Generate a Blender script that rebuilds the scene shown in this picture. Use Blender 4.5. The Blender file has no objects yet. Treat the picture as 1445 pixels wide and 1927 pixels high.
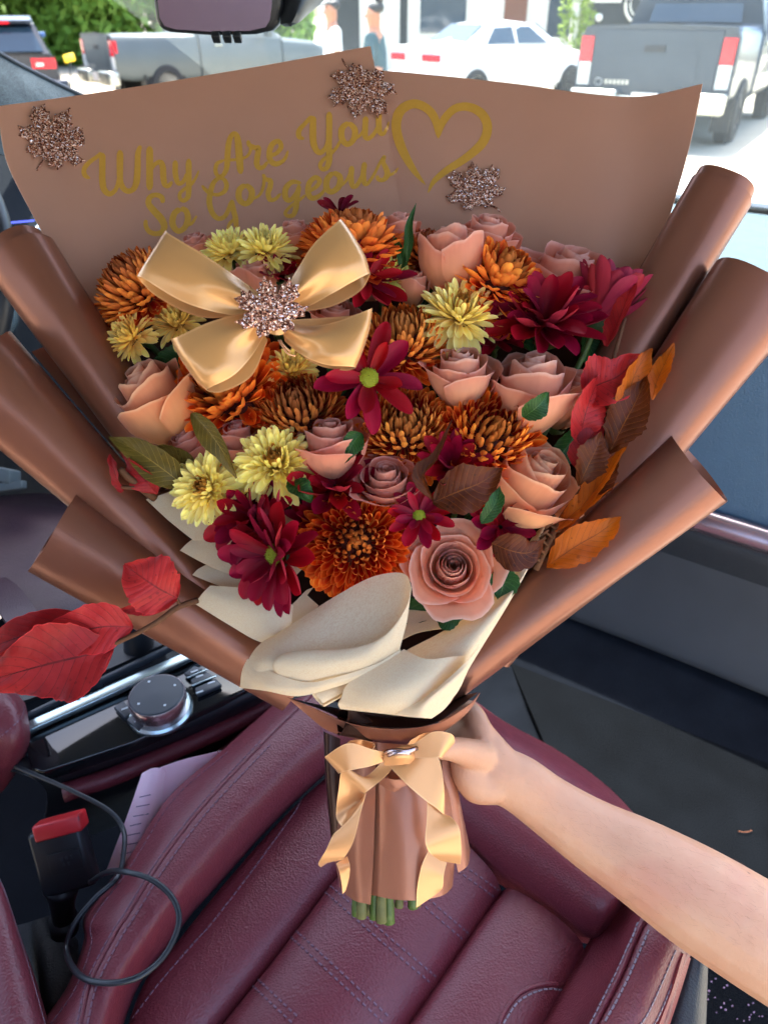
import bpy, math, random
import numpy as np
from mathutils import Vector, Matrix
from mathutils.bvhtree import BVHTree
R = math.radians
random.seed(7)
rng = np.random.RandomState(11)
scene = bpy.context.scene
COL = scene.collection

# ---------------------------------------------------------------- camera, world, sun, exposure
FPX, CX, CY = 1375.0, 722.5, 963.5          # focal length and centre in photograph pixels
PITCH, CAMZ = R(34.3), 1.50
cam_d = bpy.data.cameras.new('camera'); cam = bpy.data.objects.new('camera', cam_d); COL.objects.link(cam)
cam_d.sensor_fit = 'VERTICAL'; cam_d.sensor_height = 36; cam_d.lens = 36 * FPX / 1927
cam_d.clip_start = 0.02; cam_d.clip_end = 600
cam.location = (0, 0, CAMZ); cam.rotation_euler = (math.pi / 2 - PITCH, 0, 0)
cam_d.dof.use_dof = True; cam_d.dof.focus_distance = 0.585; cam_d.dof.aperture_fstop = 8.5
scene.camera = cam
SUN_EL, SUN_AZ = R(72), R(-14)               # azimuth measured from +Y towards +X
world = bpy.data.worlds.new('World'); scene.world = world; world.use_nodes = True
wn = world.node_tree; wn.nodes.clear()
sky = wn.nodes.new('ShaderNodeTexSky'); sky.sky_type = 'NISHITA'; sky.sun_disc = False
sky.sun_elevation = SUN_EL; sky.sun_rotation = SUN_AZ; sky.dust_density = 3.0; sky.air_density = 1.0; sky.ozone_density = .8
bg = wn.nodes.new('ShaderNodeBackground'); bg.inputs['Strength'].default_value = 0.14
wo = wn.nodes.new('ShaderNodeOutputWorld')
wn.links.new(sky.outputs[0], bg.inputs[0]); wn.links.new(bg.outputs[0], wo.inputs[0])
sun_d = bpy.data.lights.new('sun', 'SUN'); sun_d.energy = 2.6; sun_d.angle = R(0.5); sun_d.color = (1, .95, .87)
sun = bpy.data.objects.new('sun', sun_d); COL.objects.link(sun); sun.location = (0, 5, 30)
sdir = Vector((math.sin(SUN_AZ) * math.cos(SUN_EL), math.cos(SUN_AZ) * math.cos(SUN_EL), math.sin(SUN_EL)))
sun.rotation_euler = sdir.to_track_quat('Z', 'Y').to_euler()
vs = scene.view_settings
vs.view_transform = 'Standard'; vs.look = 'None'; vs.gamma = 1.0; vs.use_curve_mapping = False
vs.exposure = 2.6
scene.render.engine = 'CYCLES'
scene.cycles.use_denoising = True
scene.cycles.max_bounces = 7; scene.cycles.diffuse_bounces = 4; scene.cycles.glossy_bounces = 3; scene.cycles.transmission_bounces = 4; scene.cycles.transparent_max_bounces = 10
scene.cycles.adaptive_threshold = .03
scene.cycles.sample_clamp_indirect = 6.0; scene.cycles.caustics_reflective = False; scene.cycles.caustics_refractive = False

# ---------------------------------------------------------------- helpers: places
CAMP = Vector((0, 0, CAMZ))
RIGHT = Vector((1, 0, 0)); FWD = Vector((0, math.cos(PITCH), -math.sin(PITCH))); UP = Vector((0, math.sin(PITCH), math.cos(PITCH)))
def ray(px, py): return FWD + RIGHT * ((px - CX) / FPX) + UP * ((CY - py) / FPX)
def P(px, py, d): return CAMP + ray(px, py) * d
def PZ(px, py, z):
    r = ray(px, py); return CAMP + r * ((z - CAMZ) / r.z)
def ppm(d): return d / FPX                   # metres in a photograph pixel at depth d
YAW = R(30)
CF = Vector((math.sin(YAW), math.cos(YAW), 0)); CL = Vector((math.cos(YAW), -math.sin(YAW), 0)); ZV = Vector((0, 0, 1))
def C(f, l, z): return CF * f + CL * l + ZV * z      # a place in the car: forward, to the passenger's side, height
def camdir(tx, ty, tz=1.0): return (RIGHT * tx + UP * ty - FWD * tz).normalized()

def cr(pts, n):
    """Catmull-Rom through points, n samples."""
    p = np.array([tuple(q) for q in pts], float)
    if len(p) == 2: return [p[0] + (p[1] - p[0]) * t for t in np.linspace(0, 1, n)]
    e = np.vstack([2 * p[0] - p[1], p, 2 * p[-1] - p[-2]]); out = []
    for t in np.linspace(0, len(p) - 1, n):
        i = min(int(t), len(p) - 2); u = t - i; a, b, c, d = e[i], e[i + 1], e[i + 2], e[i + 3]
        out.append(.5 * (2 * b + (c - a) * u + (2 * a - 5 * b + 4 * c - d) * u * u + (3 * b - a - 3 * c + d) * u ** 3))
    return out

# ---------------------------------------------------------------- helpers: objects
WM = {}
def reg(o, parent, m):
    COL.objects.link(o); WM[o.name] = m
    if parent is not None:
        o.parent = parent; o.matrix_basis = WM[parent.name].inverted() @ m
    else: o.matrix_basis = m
    return o
def tag(o, label=None, cat=None, group=None, kind=None):
    if label: o['label'] = label
    if cat: o['category'] = cat
    if group: o['group'] = group
    if kind: o['kind'] = kind
    return o
def thing(name, label, cat, loc, group=None):
    o = bpy.data.objects.new(name, None); o.empty_display_size = .02
    reg(o, None, Matrix.Translation(Vector(loc))); return tag(o, label, cat, group)
def mesh(name, verts, faces, mat=None, uv=None, smooth=True):
    m = bpy.data.meshes.new(name); m.from_pydata([tuple(v) for v in verts], [], faces)
    if mat is not None:
        for q in (mat if isinstance(mat, (list, tuple)) else [mat]): m.materials.append(q)
    if smooth: m.polygons.foreach_set('use_smooth', [True] * len(m.polygons))
    if uv is not None:
        l = m.uv_layers.new(name='UVMap'); vi = np.zeros(len(m.loops), dtype=np.int32); m.loops.foreach_get('vertex_index', vi)
        l.data.foreach_set('uv', np.array(uv, float)[vi].ravel())
    m.update(); return m
def obj(name, verts, faces, mat, parent=None, uv=None, smooth=True, thick=0, bevel=0, subsurf=0, offset=0):
    """World-space vertices; the object's origin goes to their middle."""
    a = np.array([tuple(v) for v in verts], float); c = (a.min(0) + a.max(0)) / 2
    o = bpy.data.objects.new(name, mesh(name, a - c, faces, mat, uv, smooth))
    reg(o, parent, Matrix.Translation(Vector(c)))
    if subsurf:
        k = o.modifiers.new('s', 'SUBSURF'); k.levels = k.render_levels = subsurf
    if thick:
        k = o.modifiers.new('t', 'SOLIDIFY'); k.thickness = thick; k.offset = offset
        k = o.modifiers.new('e', 'EDGE_SPLIT'); k.split_angle = R(62)
    if bevel:
        k = o.modifiers.new('b', 'BEVEL'); k.width = bevel; k.segments = 3; k.limit_method = 'ANGLE'; k.angle_limit = R(40)
        k.harden_normals = False
    return o
def inst(name, me, m, parent, col=None):
    o = bpy.data.objects.new(name, me); reg(o, parent, m)
    if col is not None: o.color = (*col, 1)
    return o
def grid(rows, closed=False):
    """rows of equal length -> verts, faces, uv"""
    n, k = len(rows), len(rows[0]); V = [v for r in rows for v in r]; Fc = []
    for i in range(n - 1):
        for j in range(k if closed else k - 1):
            j2 = (j + 1) % k; Fc.append((i * k + j, i * k + j2, (i + 1) * k + j2, (i + 1) * k + j))
    uv = [(j / (k - 1), i / (n - 1)) for i in range(n) for j in range(k)]
    return V, Fc, uv
def loft(sections, nu=14, nv=24, fn=P):
    """sections of (px,py,depth) control points -> smooth surface; every section has as many points"""
    cols = [cr(s, nu) for s in sections]; rows = []
    for i in range(nu):
        rows.append([c[i] for c in cols])
    g = [cr(r, nv) for r in rows]                     # nu rows, nv columns
    return [[fn(*q) for q in r] for r in g]
def sheet(name, sections, mat, parent=None, nu=14, nv=24, thick=.0004, fn=P, **k):
    V, Fc, uv = grid(loft(sections, nu, nv, fn)); return obj(name, V, Fc, mat, parent, uv, thick=thick, **k)
def frame(t, up=ZV):
    t = t.normalized(); s = t.cross(up)
    if s.length < 1e-4: s = t.cross(Vector((1, 0, 0)))
    s.normalize(); return s, s.cross(t).normalized()
def tube_vf(pts, rad, seg=8, caps=True, V=None, Fc=None, flat=1.0, up=ZV):
    V = [] if V is None else V; Fc = [] if Fc is None else Fc
    pts = [Vector(p) for p in pts]; n = len(pts); b0 = len(V)
    for i, p in enumerate(pts):
        t = pts[min(i + 1, n - 1)] - pts[max(i - 1, 0)]; s, u = frame(t, up); r = rad[i] if hasattr(rad, '__len__') else rad
        for j in range(seg):
            a = 2 * math.pi * j / seg; V.append(p + s * (math.cos(a) * r) + u * (math.sin(a) * r * flat))
    for i in range(n - 1):
        for j in range(seg):
            j2 = (j + 1) % seg; Fc.append((b0 + i * seg + j, b0 + i * seg + j2, b0 + (i + 1) * seg + j2, b0 + (i + 1) * seg + j))
    if caps:
        Fc.append(tuple(b0 + j for j in reversed(range(seg)))); Fc.append(tuple(b0 + (n - 1) * seg + j for j in range(seg)))
    return V, Fc
def tube(name, pts, rad, mat, parent=None, seg=8, n=None, **k):
    if n:
        pts = cr(pts, n)
        if hasattr(rad, '__len__'): rad = list(np.interp(np.linspace(0, 1, n), np.linspace(0, 1, len(rad)), rad))
    V, Fc = tube_vf(pts, rad, seg, **k); return obj(name, V, Fc, mat, parent)
def box_vf(c, ax, ay, az, V=None, Fc=None):
    """box from centre and half-axis vectors"""
    V = [] if V is None else V; Fc = [] if Fc is None else Fc; b = len(V); c = Vector(c)
    for sz in (-1, 1):
        for sx, sy in ((-1, -1), (1, -1), (1, 1), (-1, 1)): V.append(c + ax * sx + ay * sy + az * sz)
    for q in ((3, 2, 1, 0), (4, 5, 6, 7), (0, 1, 5, 4), (1, 2, 6, 5), (2, 3, 7, 6), (3, 0, 4, 7)): Fc.append(tuple(b + i for i in q))
    return V, Fc
def box(name, c, ax, ay, az, mat, parent=None, bevel=0, **k):
    V, Fc = box_vf(c, ax, ay, az); return obj(name, V, Fc, mat, parent, smooth=bevel > 0, bevel=bevel, **k)
def slab(name, outline, depthvec, mat, parent=None, bevel=0):
    """a flat outline (world points) with a thickness vector"""
    n = len(outline); V = [Vector(p) for p in outline] + [Vector(p) + depthvec for p in outline]
    Fc = [tuple(range(n)), tuple(reversed(range(n, 2 * n)))] + [(i, i + n, (i + 1) % n + n, (i + 1) % n) for i in range(n)]
    return obj(name, V, Fc, mat, parent, smooth=bevel > 0, bevel=bevel)
def lathe(name, prof, base, axis, mat, parent=None, seg=32):
    axis = Vector(axis).normalized(); s, u = frame(axis, Vector((0, 1, .01))); rows = []
    for r, h in prof: rows.append([Vector(base) + axis * h + (s * math.cos(2 * math.pi * j / seg) + u * math.sin(2 * math.pi * j / seg)) * r for j in range(seg)])
    V, Fc, uv = grid(rows, True); Fc.append(tuple(range(seg))); Fc.append(tuple(range((len(prof) - 1) * seg, len(prof) * seg)))
    o = obj(name, V, Fc, mat, parent); k = o.modifiers.new('e', 'EDGE_SPLIT'); k.split_angle = R(35); return o
def bvh_of(*os):
    V, Fc = [], []
    for o in os:
        b = len(V); m = WM[o.name]; V += [m @ v.co for v in o.data.vertices]; Fc += [tuple(b + i for i in p.vertices) for p in o.data.polygons]
    return BVHTree.FromPolygons(V, Fc)
def hit(b, px, py, lift=0):
    """the point of a surface that lies behind a photograph pixel, lifted along its normal"""
    r = ray(px, py).normalized(); h = b.ray_cast(CAMP, r)
    if h[0] is None: return None, None
    n = h[1] if h[1].dot(r) < 0 else -h[1]
    return h[0] + n * lift, n

# ---------------------------------------------------------------- helpers: materials
def srgb(r, g, b):
    return tuple((c / 12.92 if c <= .04045 else ((c + .055) / 1.055) ** 2.4) for c in (r / 255, g / 255, b / 255))
class NT:
    def __init__(s, name):
        s.m = bpy.data.materials.new(name); s.m.use_nodes = True; s.t = s.m.node_tree; s.t.nodes.clear()
        s.out = s.t.nodes.new('ShaderNodeOutputMaterial')
    def n(s, kind, ins=None, **props):
        q = s.t.nodes.new('ShaderNode' + kind)
        for k, v in props.items(): setattr(q, k, v)
        for k, v in (ins or {}).items(): s.set(q.inputs[k], v)
        return q
    def set(s, inp, v):
        if isinstance(v, bpy.types.NodeSocket): s.t.links.new(v, inp)
        elif isinstance(v, bpy.types.Node): s.t.links.new(v.outputs[0], inp)
        elif hasattr(v, '__len__') and len(v) == 3 and inp.type == 'RGBA': inp.default_value = (*v, 1)
        else: inp.default_value = v
    def mix(s, f, a, b, mode='MIX'):
        q = s.n('Mix', data_type='RGBA', blend_type=mode); s.set(q.inputs[0], f); s.set(q.inputs[6], a); s.set(q.inputs[7], b); return q.outputs[2]
    def math(s, op, a, b=0.0, c=None):
        q = s.n('Math', operation=op); s.set(q.inputs[0], a); s.set(q.inputs[1], b)
        if c is not None: s.set(q.inputs[2], c)
        return q.outputs[0]
    def ramp(s, f, stops):
        q = s.n('ValToRGB'); s.set(q.inputs[0], f); e = q.color_ramp.elements
        while len(e) > 1: e.remove(e[-1])
        e[0].position = stops[0][0]; e[0].color = (*stops[0][1], 1)
        for p, c in stops[1:]:
            x = e.new(p); x.color = (*c, 1)
        return q.outputs[0]
    def noise(s, scale, detail=3, vec=None, rough=.5, out=0):
        q = s.n('TexNoise'); q.inputs['Scale'].default_value = scale; q.inputs['Detail'].default_value = detail; q.inputs['Roughness'].default_value = rough
        if vec is not None: s.set(q.inputs['Vector'], vec)
        return q.outputs[out]
    def obco(s): return s.n('TexCoord').outputs['Object']
    def uv(s): return s.n('TexCoord').outputs['UV']
    def bump(s, h, strength=.3, dist=.001):
        q = s.n('Bump'); s.set(q.inputs['Height'], h); q.inputs['Strength'].default_value = strength; q.inputs['Distance'].default_value = dist; return q.outputs[0]
    def bsdf(s, col, rough=.5, metal=0, spec=.5, normal=None, **k):
        q = s.n('BsdfPrincipled'); s.set(q.inputs['Base Color'], col); s.set(q.inputs['Roughness'], rough); s.set(q.inputs['Metallic'], metal)
        s.set(q.inputs['Specular IOR Level'], spec)
        if normal is not None: s.set(q.inputs['Normal'], normal)
        for a, v in k.items(): s.set(q.inputs[a.replace('_', ' ')], v)
        return q.outputs[0]
    def done(s, sh): s.t.links.new(sh, s.out.inputs[0]); return s.m
    def mixs(s, f, a, b):
        q = s.n('MixShader'); s.set(q.inputs[0], f); s.t.links.new(a, q.inputs[1]); s.t.links.new(b, q.inputs[2]); return q.outputs[0]
def plain(name, col, rough=.5, metal=0, spec=.5, var=.12, scale=60, bump=0, **k):
    t = NT(name); n = t.noise(scale, 4, t.obco())
    c = t.mix(t.math('MULTIPLY', n, var * 2), col, tuple(x * .55 for x in col))
    nm = t.bump(n, bump, .002) if bump else None
    return t.done(t.bsdf(c, t.math('ADD', rough - .06, t.math('MULTIPLY', n, .12)), metal, spec, nm, **k))
# ---------------------------------------------------------------- materials
def paper_mat(name, col, trans=.12, metal=.5):
    t = NT(name); v = t.obco(); n = t.noise(18, 3, v); f = t.noise(900, 2, v)
    sp = t.n('TexVoronoi', {'Scale': 160.0, 'Vector': v}).outputs['Distance']
    pit = t.math('LESS_THAN', sp, .045)
    c = t.mix(t.math('MULTIPLY', n, .35), col, tuple(x * .72 for x in col))
    nm = t.bump(t.math('ADD', t.math('MULTIPLY', f, .35), t.math('MULTIPLY', pit, -1.2)), .14, .0006)
    nm2 = t.n('Bump', {'Height': t.noise(13, 3, v), 'Strength': .16, 'Distance': .01, 'Normal': nm}).outputs[0]
    s = t.bsdf(c, .33, metal, .5, nm2)
    q = t.n('BsdfTranslucent', {'Color': tuple(min(1, x * 1.25) for x in col)}).outputs[0]
    return t.done(t.mixs(trans, s, q))
M_paper = paper_mat('copper_paper', srgb(148, 94, 72), .05)
M_paper_back = paper_mat('copper_paper_back', srgb(208, 152, 124), .10, .12)
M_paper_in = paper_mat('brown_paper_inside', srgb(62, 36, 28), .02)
M_paper_handle = paper_mat('handle_paper', srgb(176, 112, 84), .04, .25)

def tissue_mat():
    t = NT('cream_tissue'); v = t.uv()
    mp = t.n('Mapping', {'Vector': v, 'Scale': (16, 44, 1), 'Rotation': (0, 0, .35)}).outputs[0]
    mp2 = t.n('Mapping', {'Vector': v, 'Scale': (30, 14, 1), 'Rotation': (0, 0, .9)}).outputs[0]
    a = t.noise(2.2, 6, mp, .65); b = t.noise(2.2, 6, mp2, .65)
    for q_ in (a, b): q_.node.inputs['Distortion'].default_value = 2.5
    h = t.math('ADD', a, b)
    c = t.ramp(h, [(.6, srgb(234, 208, 170)), (1.0, srgb(245, 224, 190)), (1.3, srgb(250, 234, 204))])
    s = t.bsdf(c, .8, 0, .15, t.bump(h, .16, .0010)); q = t.n('BsdfTranslucent', {'Color': c}).outputs[0]
    return t.done(t.mixs(.48, s, q))
M_tissue = tissue_mat()

def satin(name, col, back):
    t = NT(name); v = t.uv()
    g = t.n('NewGeometry').outputs['Backfacing']
    w = t.noise(3.0, 3, t.n('Mapping', {'Vector': v, 'Scale': (3, 120, 1)}).outputs[0])
    u = t.n('SeparateXYZ', {'Vector': v}).outputs[1]
    e = t.math('GREATER_THAN', t.math('ABSOLUTE', t.math('SUBTRACT', u, .5)), .465)
    c = t.mix(g, col, back); c = t.mix(t.math('MULTIPLY', e, .45), c, tuple(min(1, x * 1.35 + .05) for x in col))
    bz = t.bump(t.math('ADD', t.math('MULTIPLY', w, .25), e), .25, .0006)
    return t.done(t.bsdf(c, t.math('ADD', .22, t.math('MULTIPLY', g, .3)), .28, .6, bz, Sheen_Weight=.1))
M_satin = satin('gold_satin', srgb(222, 162, 98), srgb(212, 152, 122))
M_satin_peach = satin('peach_satin', srgb(232, 164, 102), srgb(224, 160, 116))

def glitter():
    t = NT('copper_glitter'); v = t.obco()
    q = t.n('TexVoronoi', {'Scale': 1150.0, 'Vector': v}); sep = t.n('SeparateColor', {'Color': q.outputs['Color']})
    c = t.ramp(sep.outputs[0], [(0, srgb(70, 34, 26)), (.4, srgb(150, 88, 66)), (.7, srgb(214, 142, 110)), (.9, srgb(254, 208, 174)), (1, srgb(250, 236, 240))])
    nn = t.n('VectorMath', {0: q.outputs['Color'], 1: (.5, .5, .5)}, operation='SUBTRACT').outputs[0]
    nn = t.n('VectorMath', {0: nn, 'Scale': .95}, operation='SCALE').outputs[0]
    nn = t.n('VectorMath', {0: nn, 1: t.n('NewGeometry').outputs['Normal']}, operation='ADD').outputs[0]
    nn = t.n('VectorMath', {0: nn}, operation='NORMALIZE').outputs[0]
    return t.done(t.bsdf(c, .25, .45, .8, nn))
M_glitter = glitter()
M_gold = plain('gold_foil', srgb(232, 172, 70), .32, .3, .5, .10, 300)

def petal_mat(name, base, tip, back, edge, trans=.22, split=(.15, .95), vein=.25, rough=.5):
    """V runs along the petal, U across; the object colour tints each petal"""
    t = NT(name); sx = t.n('SeparateXYZ', {'Vector': t.uv()}); u, v = sx.outputs[0], sx.outputs[1]
    oi = t.n('ObjectInfo'); tint = oi.outputs['Color']; rnd = oi.outputs['Random']
    c = t.ramp(v, [(split[0], base), (split[1], tip)])
    ed = t.math('POWER', t.math('ABSOLUTE', t.math('MULTIPLY', t.math('SUBTRACT', u, .5), 2)), 4)
    c = t.mix(t.math('MULTIPLY', ed, .7), c, edge)
    c = t.mix(t.n('NewGeometry').outputs['Backfacing'], c, back)
    cm = t.n('CombineXYZ', {0: t.math('MULTIPLY', u, 22.0), 1: t.math('MULTIPLY', v, 1.6), 2: t.math('MULTIPLY', rnd, 40)}).outputs[0]
    w = t.noise(1.0, 3, cm)
    c = t.mix(t.math('MULTIPLY', w, vein), c, tuple(x * .35 for x in base))
    c = t.mix(1.0, c, tint, 'MULTIPLY')
    hsv = t.n('HueSaturation', {'Color': c, 'Value': t.math('ADD', .78, t.math('MULTIPLY', rnd, .44)), 'Hue': t.math('ADD', .492, t.math('MULTIPLY', rnd, .016))}).outputs[0]
    s = t.bsdf(hsv, rough, 0, .2, t.bump(w, .25, .0006))
    q = t.n('BsdfTranslucent', {'Color': hsv}).outputs[0]
    return t.done(t.mixs(trans, s, q))
M_mum = petal_mat('bronze_petal', srgb(186, 34, 10), srgb(250, 140, 54), srgb(252, 166, 76), srgb(255, 188, 96), .28, (.35, 1.0), .18)
M_yel = petal_mat('yellow_petal', srgb(222, 166, 66), srgb(255, 240, 146), srgb(255, 230, 128), srgb(255, 248, 190), .25, (.0, .45), .12)
M_red = petal_mat('burgundy_petal', srgb(140, 6, 30), srgb(192, 14, 52), srgb(190, 52, 70), srgb(176, 12, 48), .26, (.0, .9), .35)
def rose_mat():
    t = NT('rose_petal'); sx = t.n('SeparateXYZ', {'Vector': t.uv()}); u, v = sx.outputs[0], sx.outputs[1]
    oi = t.n('ObjectInfo'); tint = oi.outputs['Color']; rnd = oi.outputs['Random']
    c = t.ramp(v, [(.1, srgb(249, 190, 126)), (.55, srgb(249, 180, 136)), (.93, srgb(242, 162, 130)), (1.0, srgb(253, 210, 186))])
    cm = t.n('CombineXYZ', {0: t.math('MULTIPLY', u, 26.0), 1: t.math('MULTIPLY', v, 2.0), 2: t.math('MULTIPLY', rnd, 40)}).outputs[0]
    w = t.noise(1.0, 4, cm)
    c = t.mix(t.math('MULTIPLY', w, .26), c, srgb(190, 98, 74)); c = t.mix(1.0, c, tint, 'MULTIPLY')
    s = t.bsdf(c, .55, 0, .3, t.bump(w, .2, .001), Sheen_Weight=.2)
    q = t.n('BsdfTranslucent', {'Color': t.mix(.4, c, srgb(244, 140, 90))}).outputs[0]
    return t.done(t.mixs(.30, s, q))
M_rose = rose_mat()
def leaf_mat(name, col, col2, vein, rough=.5, trans=.25):
    t = NT(name); sx = t.n('SeparateXYZ', {'Vector': t.uv()}); u, v = sx.outputs[0], sx.outputs[1]
    a = t.math('ABSOLUTE', t.math('SUBTRACT', u, .5))
    k = t.math('FRACT', t.math('MULTIPLY', t.math('SUBTRACT', v, t.math('MULTIPLY', a, .42)), 11.0))
    side = t.math('LESS_THAN', t.math('ABSOLUTE', t.math('SUBTRACT', k, .5)), .045); mid = t.math('LESS_THAN', a, .014)
    ve = t.math('MAXIMUM', t.math('MULTIPLY', side, .7), mid)
    saw = t.math('ABSOLUTE', t.math('SUBTRACT', k, .5))
    n = t.noise(38, 5, t.obco()); f = t.noise(260, 3, t.obco())
    c = t.mix(t.ramp(n, [(.35, (0, 0, 0)), (.68, (1, 1, 1))]), col, col2); c = t.mix(t.math('MULTIPLY', f, .3), c, tuple(x * .5 for x in col))
    sp_ = t.math('LESS_THAN', t.n('TexVoronoi', {'Scale': 150.0, 'Vector': t.obco()}).outputs['Distance'], t.math('MULTIPLY', t.noise(20, 2, t.obco()), .30))
    c = t.mix(t.math('MULTIPLY', sp_, .5), c, tuple(x * .35 for x in col2))
    c = t.mix(t.math('MULTIPLY', ve, t.math('MULTIPLY', t.noise(60, 3, t.obco()), 1.3)), c, vein)
    ed = t.math('GREATER_THAN', a, .485); c = t.mix(t.math('MULTIPLY', ed, .5), c, tuple(min(1, x * 1.8) for x in col2))
    nm = t.bump(t.math('ADD', t.math('MULTIPLY', ve, -.7), t.math('ADD', t.math('MULTIPLY', f, .7), t.math('MULTIPLY', saw, .45))), .45, .0013)
    s = t.bsdf(c, rough, 0, .25, nm); q = t.n('BsdfTranslucent', {'Color': c}).outputs[0]
    return t.done(t.mixs(trans, s, q))
M_leaf_red = leaf_mat('red_leaf', srgb(204, 50, 46), srgb(176, 36, 40), srgb(84, 22, 20), .42)
M_leaf_dred = leaf_mat('dark_red_leaf', srgb(150, 26, 28), srgb(184, 44, 44), srgb(70, 20, 20), .45)
M_leaf_or = leaf_mat('orange_leaf', srgb(208, 104, 14), srgb(172, 74, 10), srgb(110, 58, 20), .5, .35)
M_leaf_br = leaf_mat('brown_leaf', srgb(104, 44, 8), srgb(72, 30, 8), srgb(140, 78, 24), .46)
M_leaf_ol = leaf_mat('olive_leaf', srgb(118, 96, 30), srgb(90, 78, 34), srgb(170, 140, 62), .45)
M_leaf_gr = leaf_mat('green_leaf', srgb(52, 92, 38), srgb(38, 70, 30), srgb(96, 130, 70), .42)
M_twig = plain('twig_bark', srgb(110, 72, 48), .8, 0, .2, .4, 200, .5)
M_stem = plain('green_stem', srgb(94, 116, 50), .5, 0, .4, .8, 120, .5)
M_stem2 = plain('olive_stem', srgb(126, 124, 72), .6, 0, .3, .9, 90, .5)
M_calyx = plain('dark_calyx', srgb(46, 62, 28), .7, 0, .3, .3, 300, .6)
M_disc = plain('green_disc', srgb(170, 172, 40), .6, 0, .3, .3, 400, .6)
M_eye = plain('brown_eye', srgb(92, 34, 20), .7, 0, .3, .3, 400, .6)

def leather(name, col, rough=.42, scale=520, strength=.42):
    t = NT(name); v = t.obco()
    vo = t.n('TexVoronoi', {'Scale': float(scale), 'Vector': v}, feature='SMOOTH_F1').outputs['Distance']
    n = t.noise(26, 4, v); cr_ = t.noise(44, 6, t.n('Mapping', {'Vector': v, 'Scale': (1, 2.4, 1), 'Rotation': (0, 0, .6)}).outputs[0], .75)
    c = t.mix(t.math('MULTIPLY', n, .35), col, tuple(x * .6 for x in col))
    h = t.math('ADD', vo, t.math('MULTIPLY', cr_, 1.6))
    return t.done(t.bsdf(c, t.math('ADD', rough - .05, t.math('MULTIPLY', n, .2)), 0, .5, t.bump(h, strength, .0012)))
M_lea = leather('burgundy_leather', srgb(106, 40, 50), .36)
M_lea_red = leather('red_leather_edge', srgb(128, 44, 48))
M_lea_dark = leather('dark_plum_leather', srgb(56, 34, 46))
M_dash = leather('blue_grey_dash', srgb(70, 96, 118), .5, 420, .6)
M_dash_top = leather('dash_top', srgb(66, 86, 94), .6, 420, .15)
M_blackp = leather('black_grain_plastic', srgb(34, 38, 44), .5, 560, .5)
M_dashlow = plain('dash_lower', srgb(62, 64, 68), .6, 0, .4, .25, 14, .25)
M_thread = plain('grey_thread', srgb(128, 116, 126), .7)
M_thread_p = plain('plum_thread', srgb(112, 78, 92), .7)
M_piano = plain('piano_black', (.006, .007, .009), .07, 0, .6, .05, 8)
M_chrome = plain('satin_chrome', srgb(178, 196, 200), .24, .9, .5, .08, 20)
M_trim = plain('satin_trim', srgb(196, 176, 180), .22, .95, .5, .05, 12)
M_dark = plain('dark_plastic', srgb(30, 34, 40), .42, 0, .5, .2, 60, .15)
M_matte = plain('matte_black', srgb(26, 32, 38), .9, 0, .08)
M_button = plain('button_plastic', srgb(44, 50, 58), .38)
M_white = plain('white_print', srgb(200, 206, 210), .6)
M_redp = plain('red_buckle_plastic', srgb(196, 40, 46), .4, 0, .5, .08, 50)
M_cable = plain('black_cable', srgb(28, 32, 38), .4)
M_pink = plain('pink_paper', srgb(252, 216, 230), .75, 0, .2, .06, 20)
M_print = plain('grey_print', srgb(150, 118, 146), .8)
M_mirror = plain('mirror_glass', (.85, .9, .92), .02, 1.0, .5, .01, 5)
def carpet_mat(name, a, b, sc=900):
    t = NT(name); v = t.obco(); n = t.noise(sc, 3, v); m = t.noise(14, 4, v)
    c = t.mix(t.ramp(t.math('ADD', t.math('MULTIPLY', n, .6), t.math('MULTIPLY', m, .4)), [(.35, (0, 0, 0)), (.7, (1, 1, 1))]), a, b)
    return t.done(t.bsdf(c, .95, 0, .1, t.bump(n, .9, .003)))
M_carpet = carpet_mat('dark_carpet', srgb(12, 15, 22), srgb(28, 32, 40))
M_mat = carpet_mat('grey_floor_mat', srgb(4, 5, 8), srgb(16, 19, 24), 500)
M_fabric = carpet_mat('grey_fabric', srgb(36, 44, 50), srgb(84, 96, 102), 420)
M_roof = plain('roof_lining', srgb(92, 96, 100), .9, 0, .1, .05, 3)
def skin_mat():
    t = NT('skin'); v = t.obco(); n = t.noise(30, 5, v); f = t.noise(420, 4, v, .7)
    blotch = t.noise(9, 3, v)
    c = t.ramp(blotch, [(.3, srgb(198, 146, 112)), (.52, srgb(206, 158, 124)), (.72, srgb(198, 136, 110))])
    c = t.mix(t.math('MULTIPLY', n, .42), c, srgb(182, 110, 80))
    hs = t.n('Mapping', {'Vector': v, 'Scale': (60, 900, 400), 'Rotation': (0, 0, .5)}).outputs[0]
    hair = t.math('GREATER_THAN', t.noise(1.0, 2, hs), .72); c = t.mix(t.math('MULTIPLY', hair, .10), c, srgb(90, 60, 46))
    mole = t.math('LESS_THAN', t.n('TexVoronoi', {'Scale': 26.0, 'Vector': v}).outputs['Distance'], .035)
    c = t.mix(t.math('MULTIPLY', mole, .55), c, srgb(110, 66, 48))
    vb = t.n('Bump', {'Height': t.noise(42, 3, v), 'Strength': .22, 'Distance': .006, 'Normal': t.bump(f, .3, .0009)}).outputs[0]
    return t.done(t.bsdf(c, .46, 0, .4, vb, Subsurface_Weight=.08, Subsurface_Radius=(.012, .005, .003), Subsurface_Scale=.5))
M_skin = skin_mat()
M_nail = plain('nail', srgb(226, 176, 160), .3)
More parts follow.
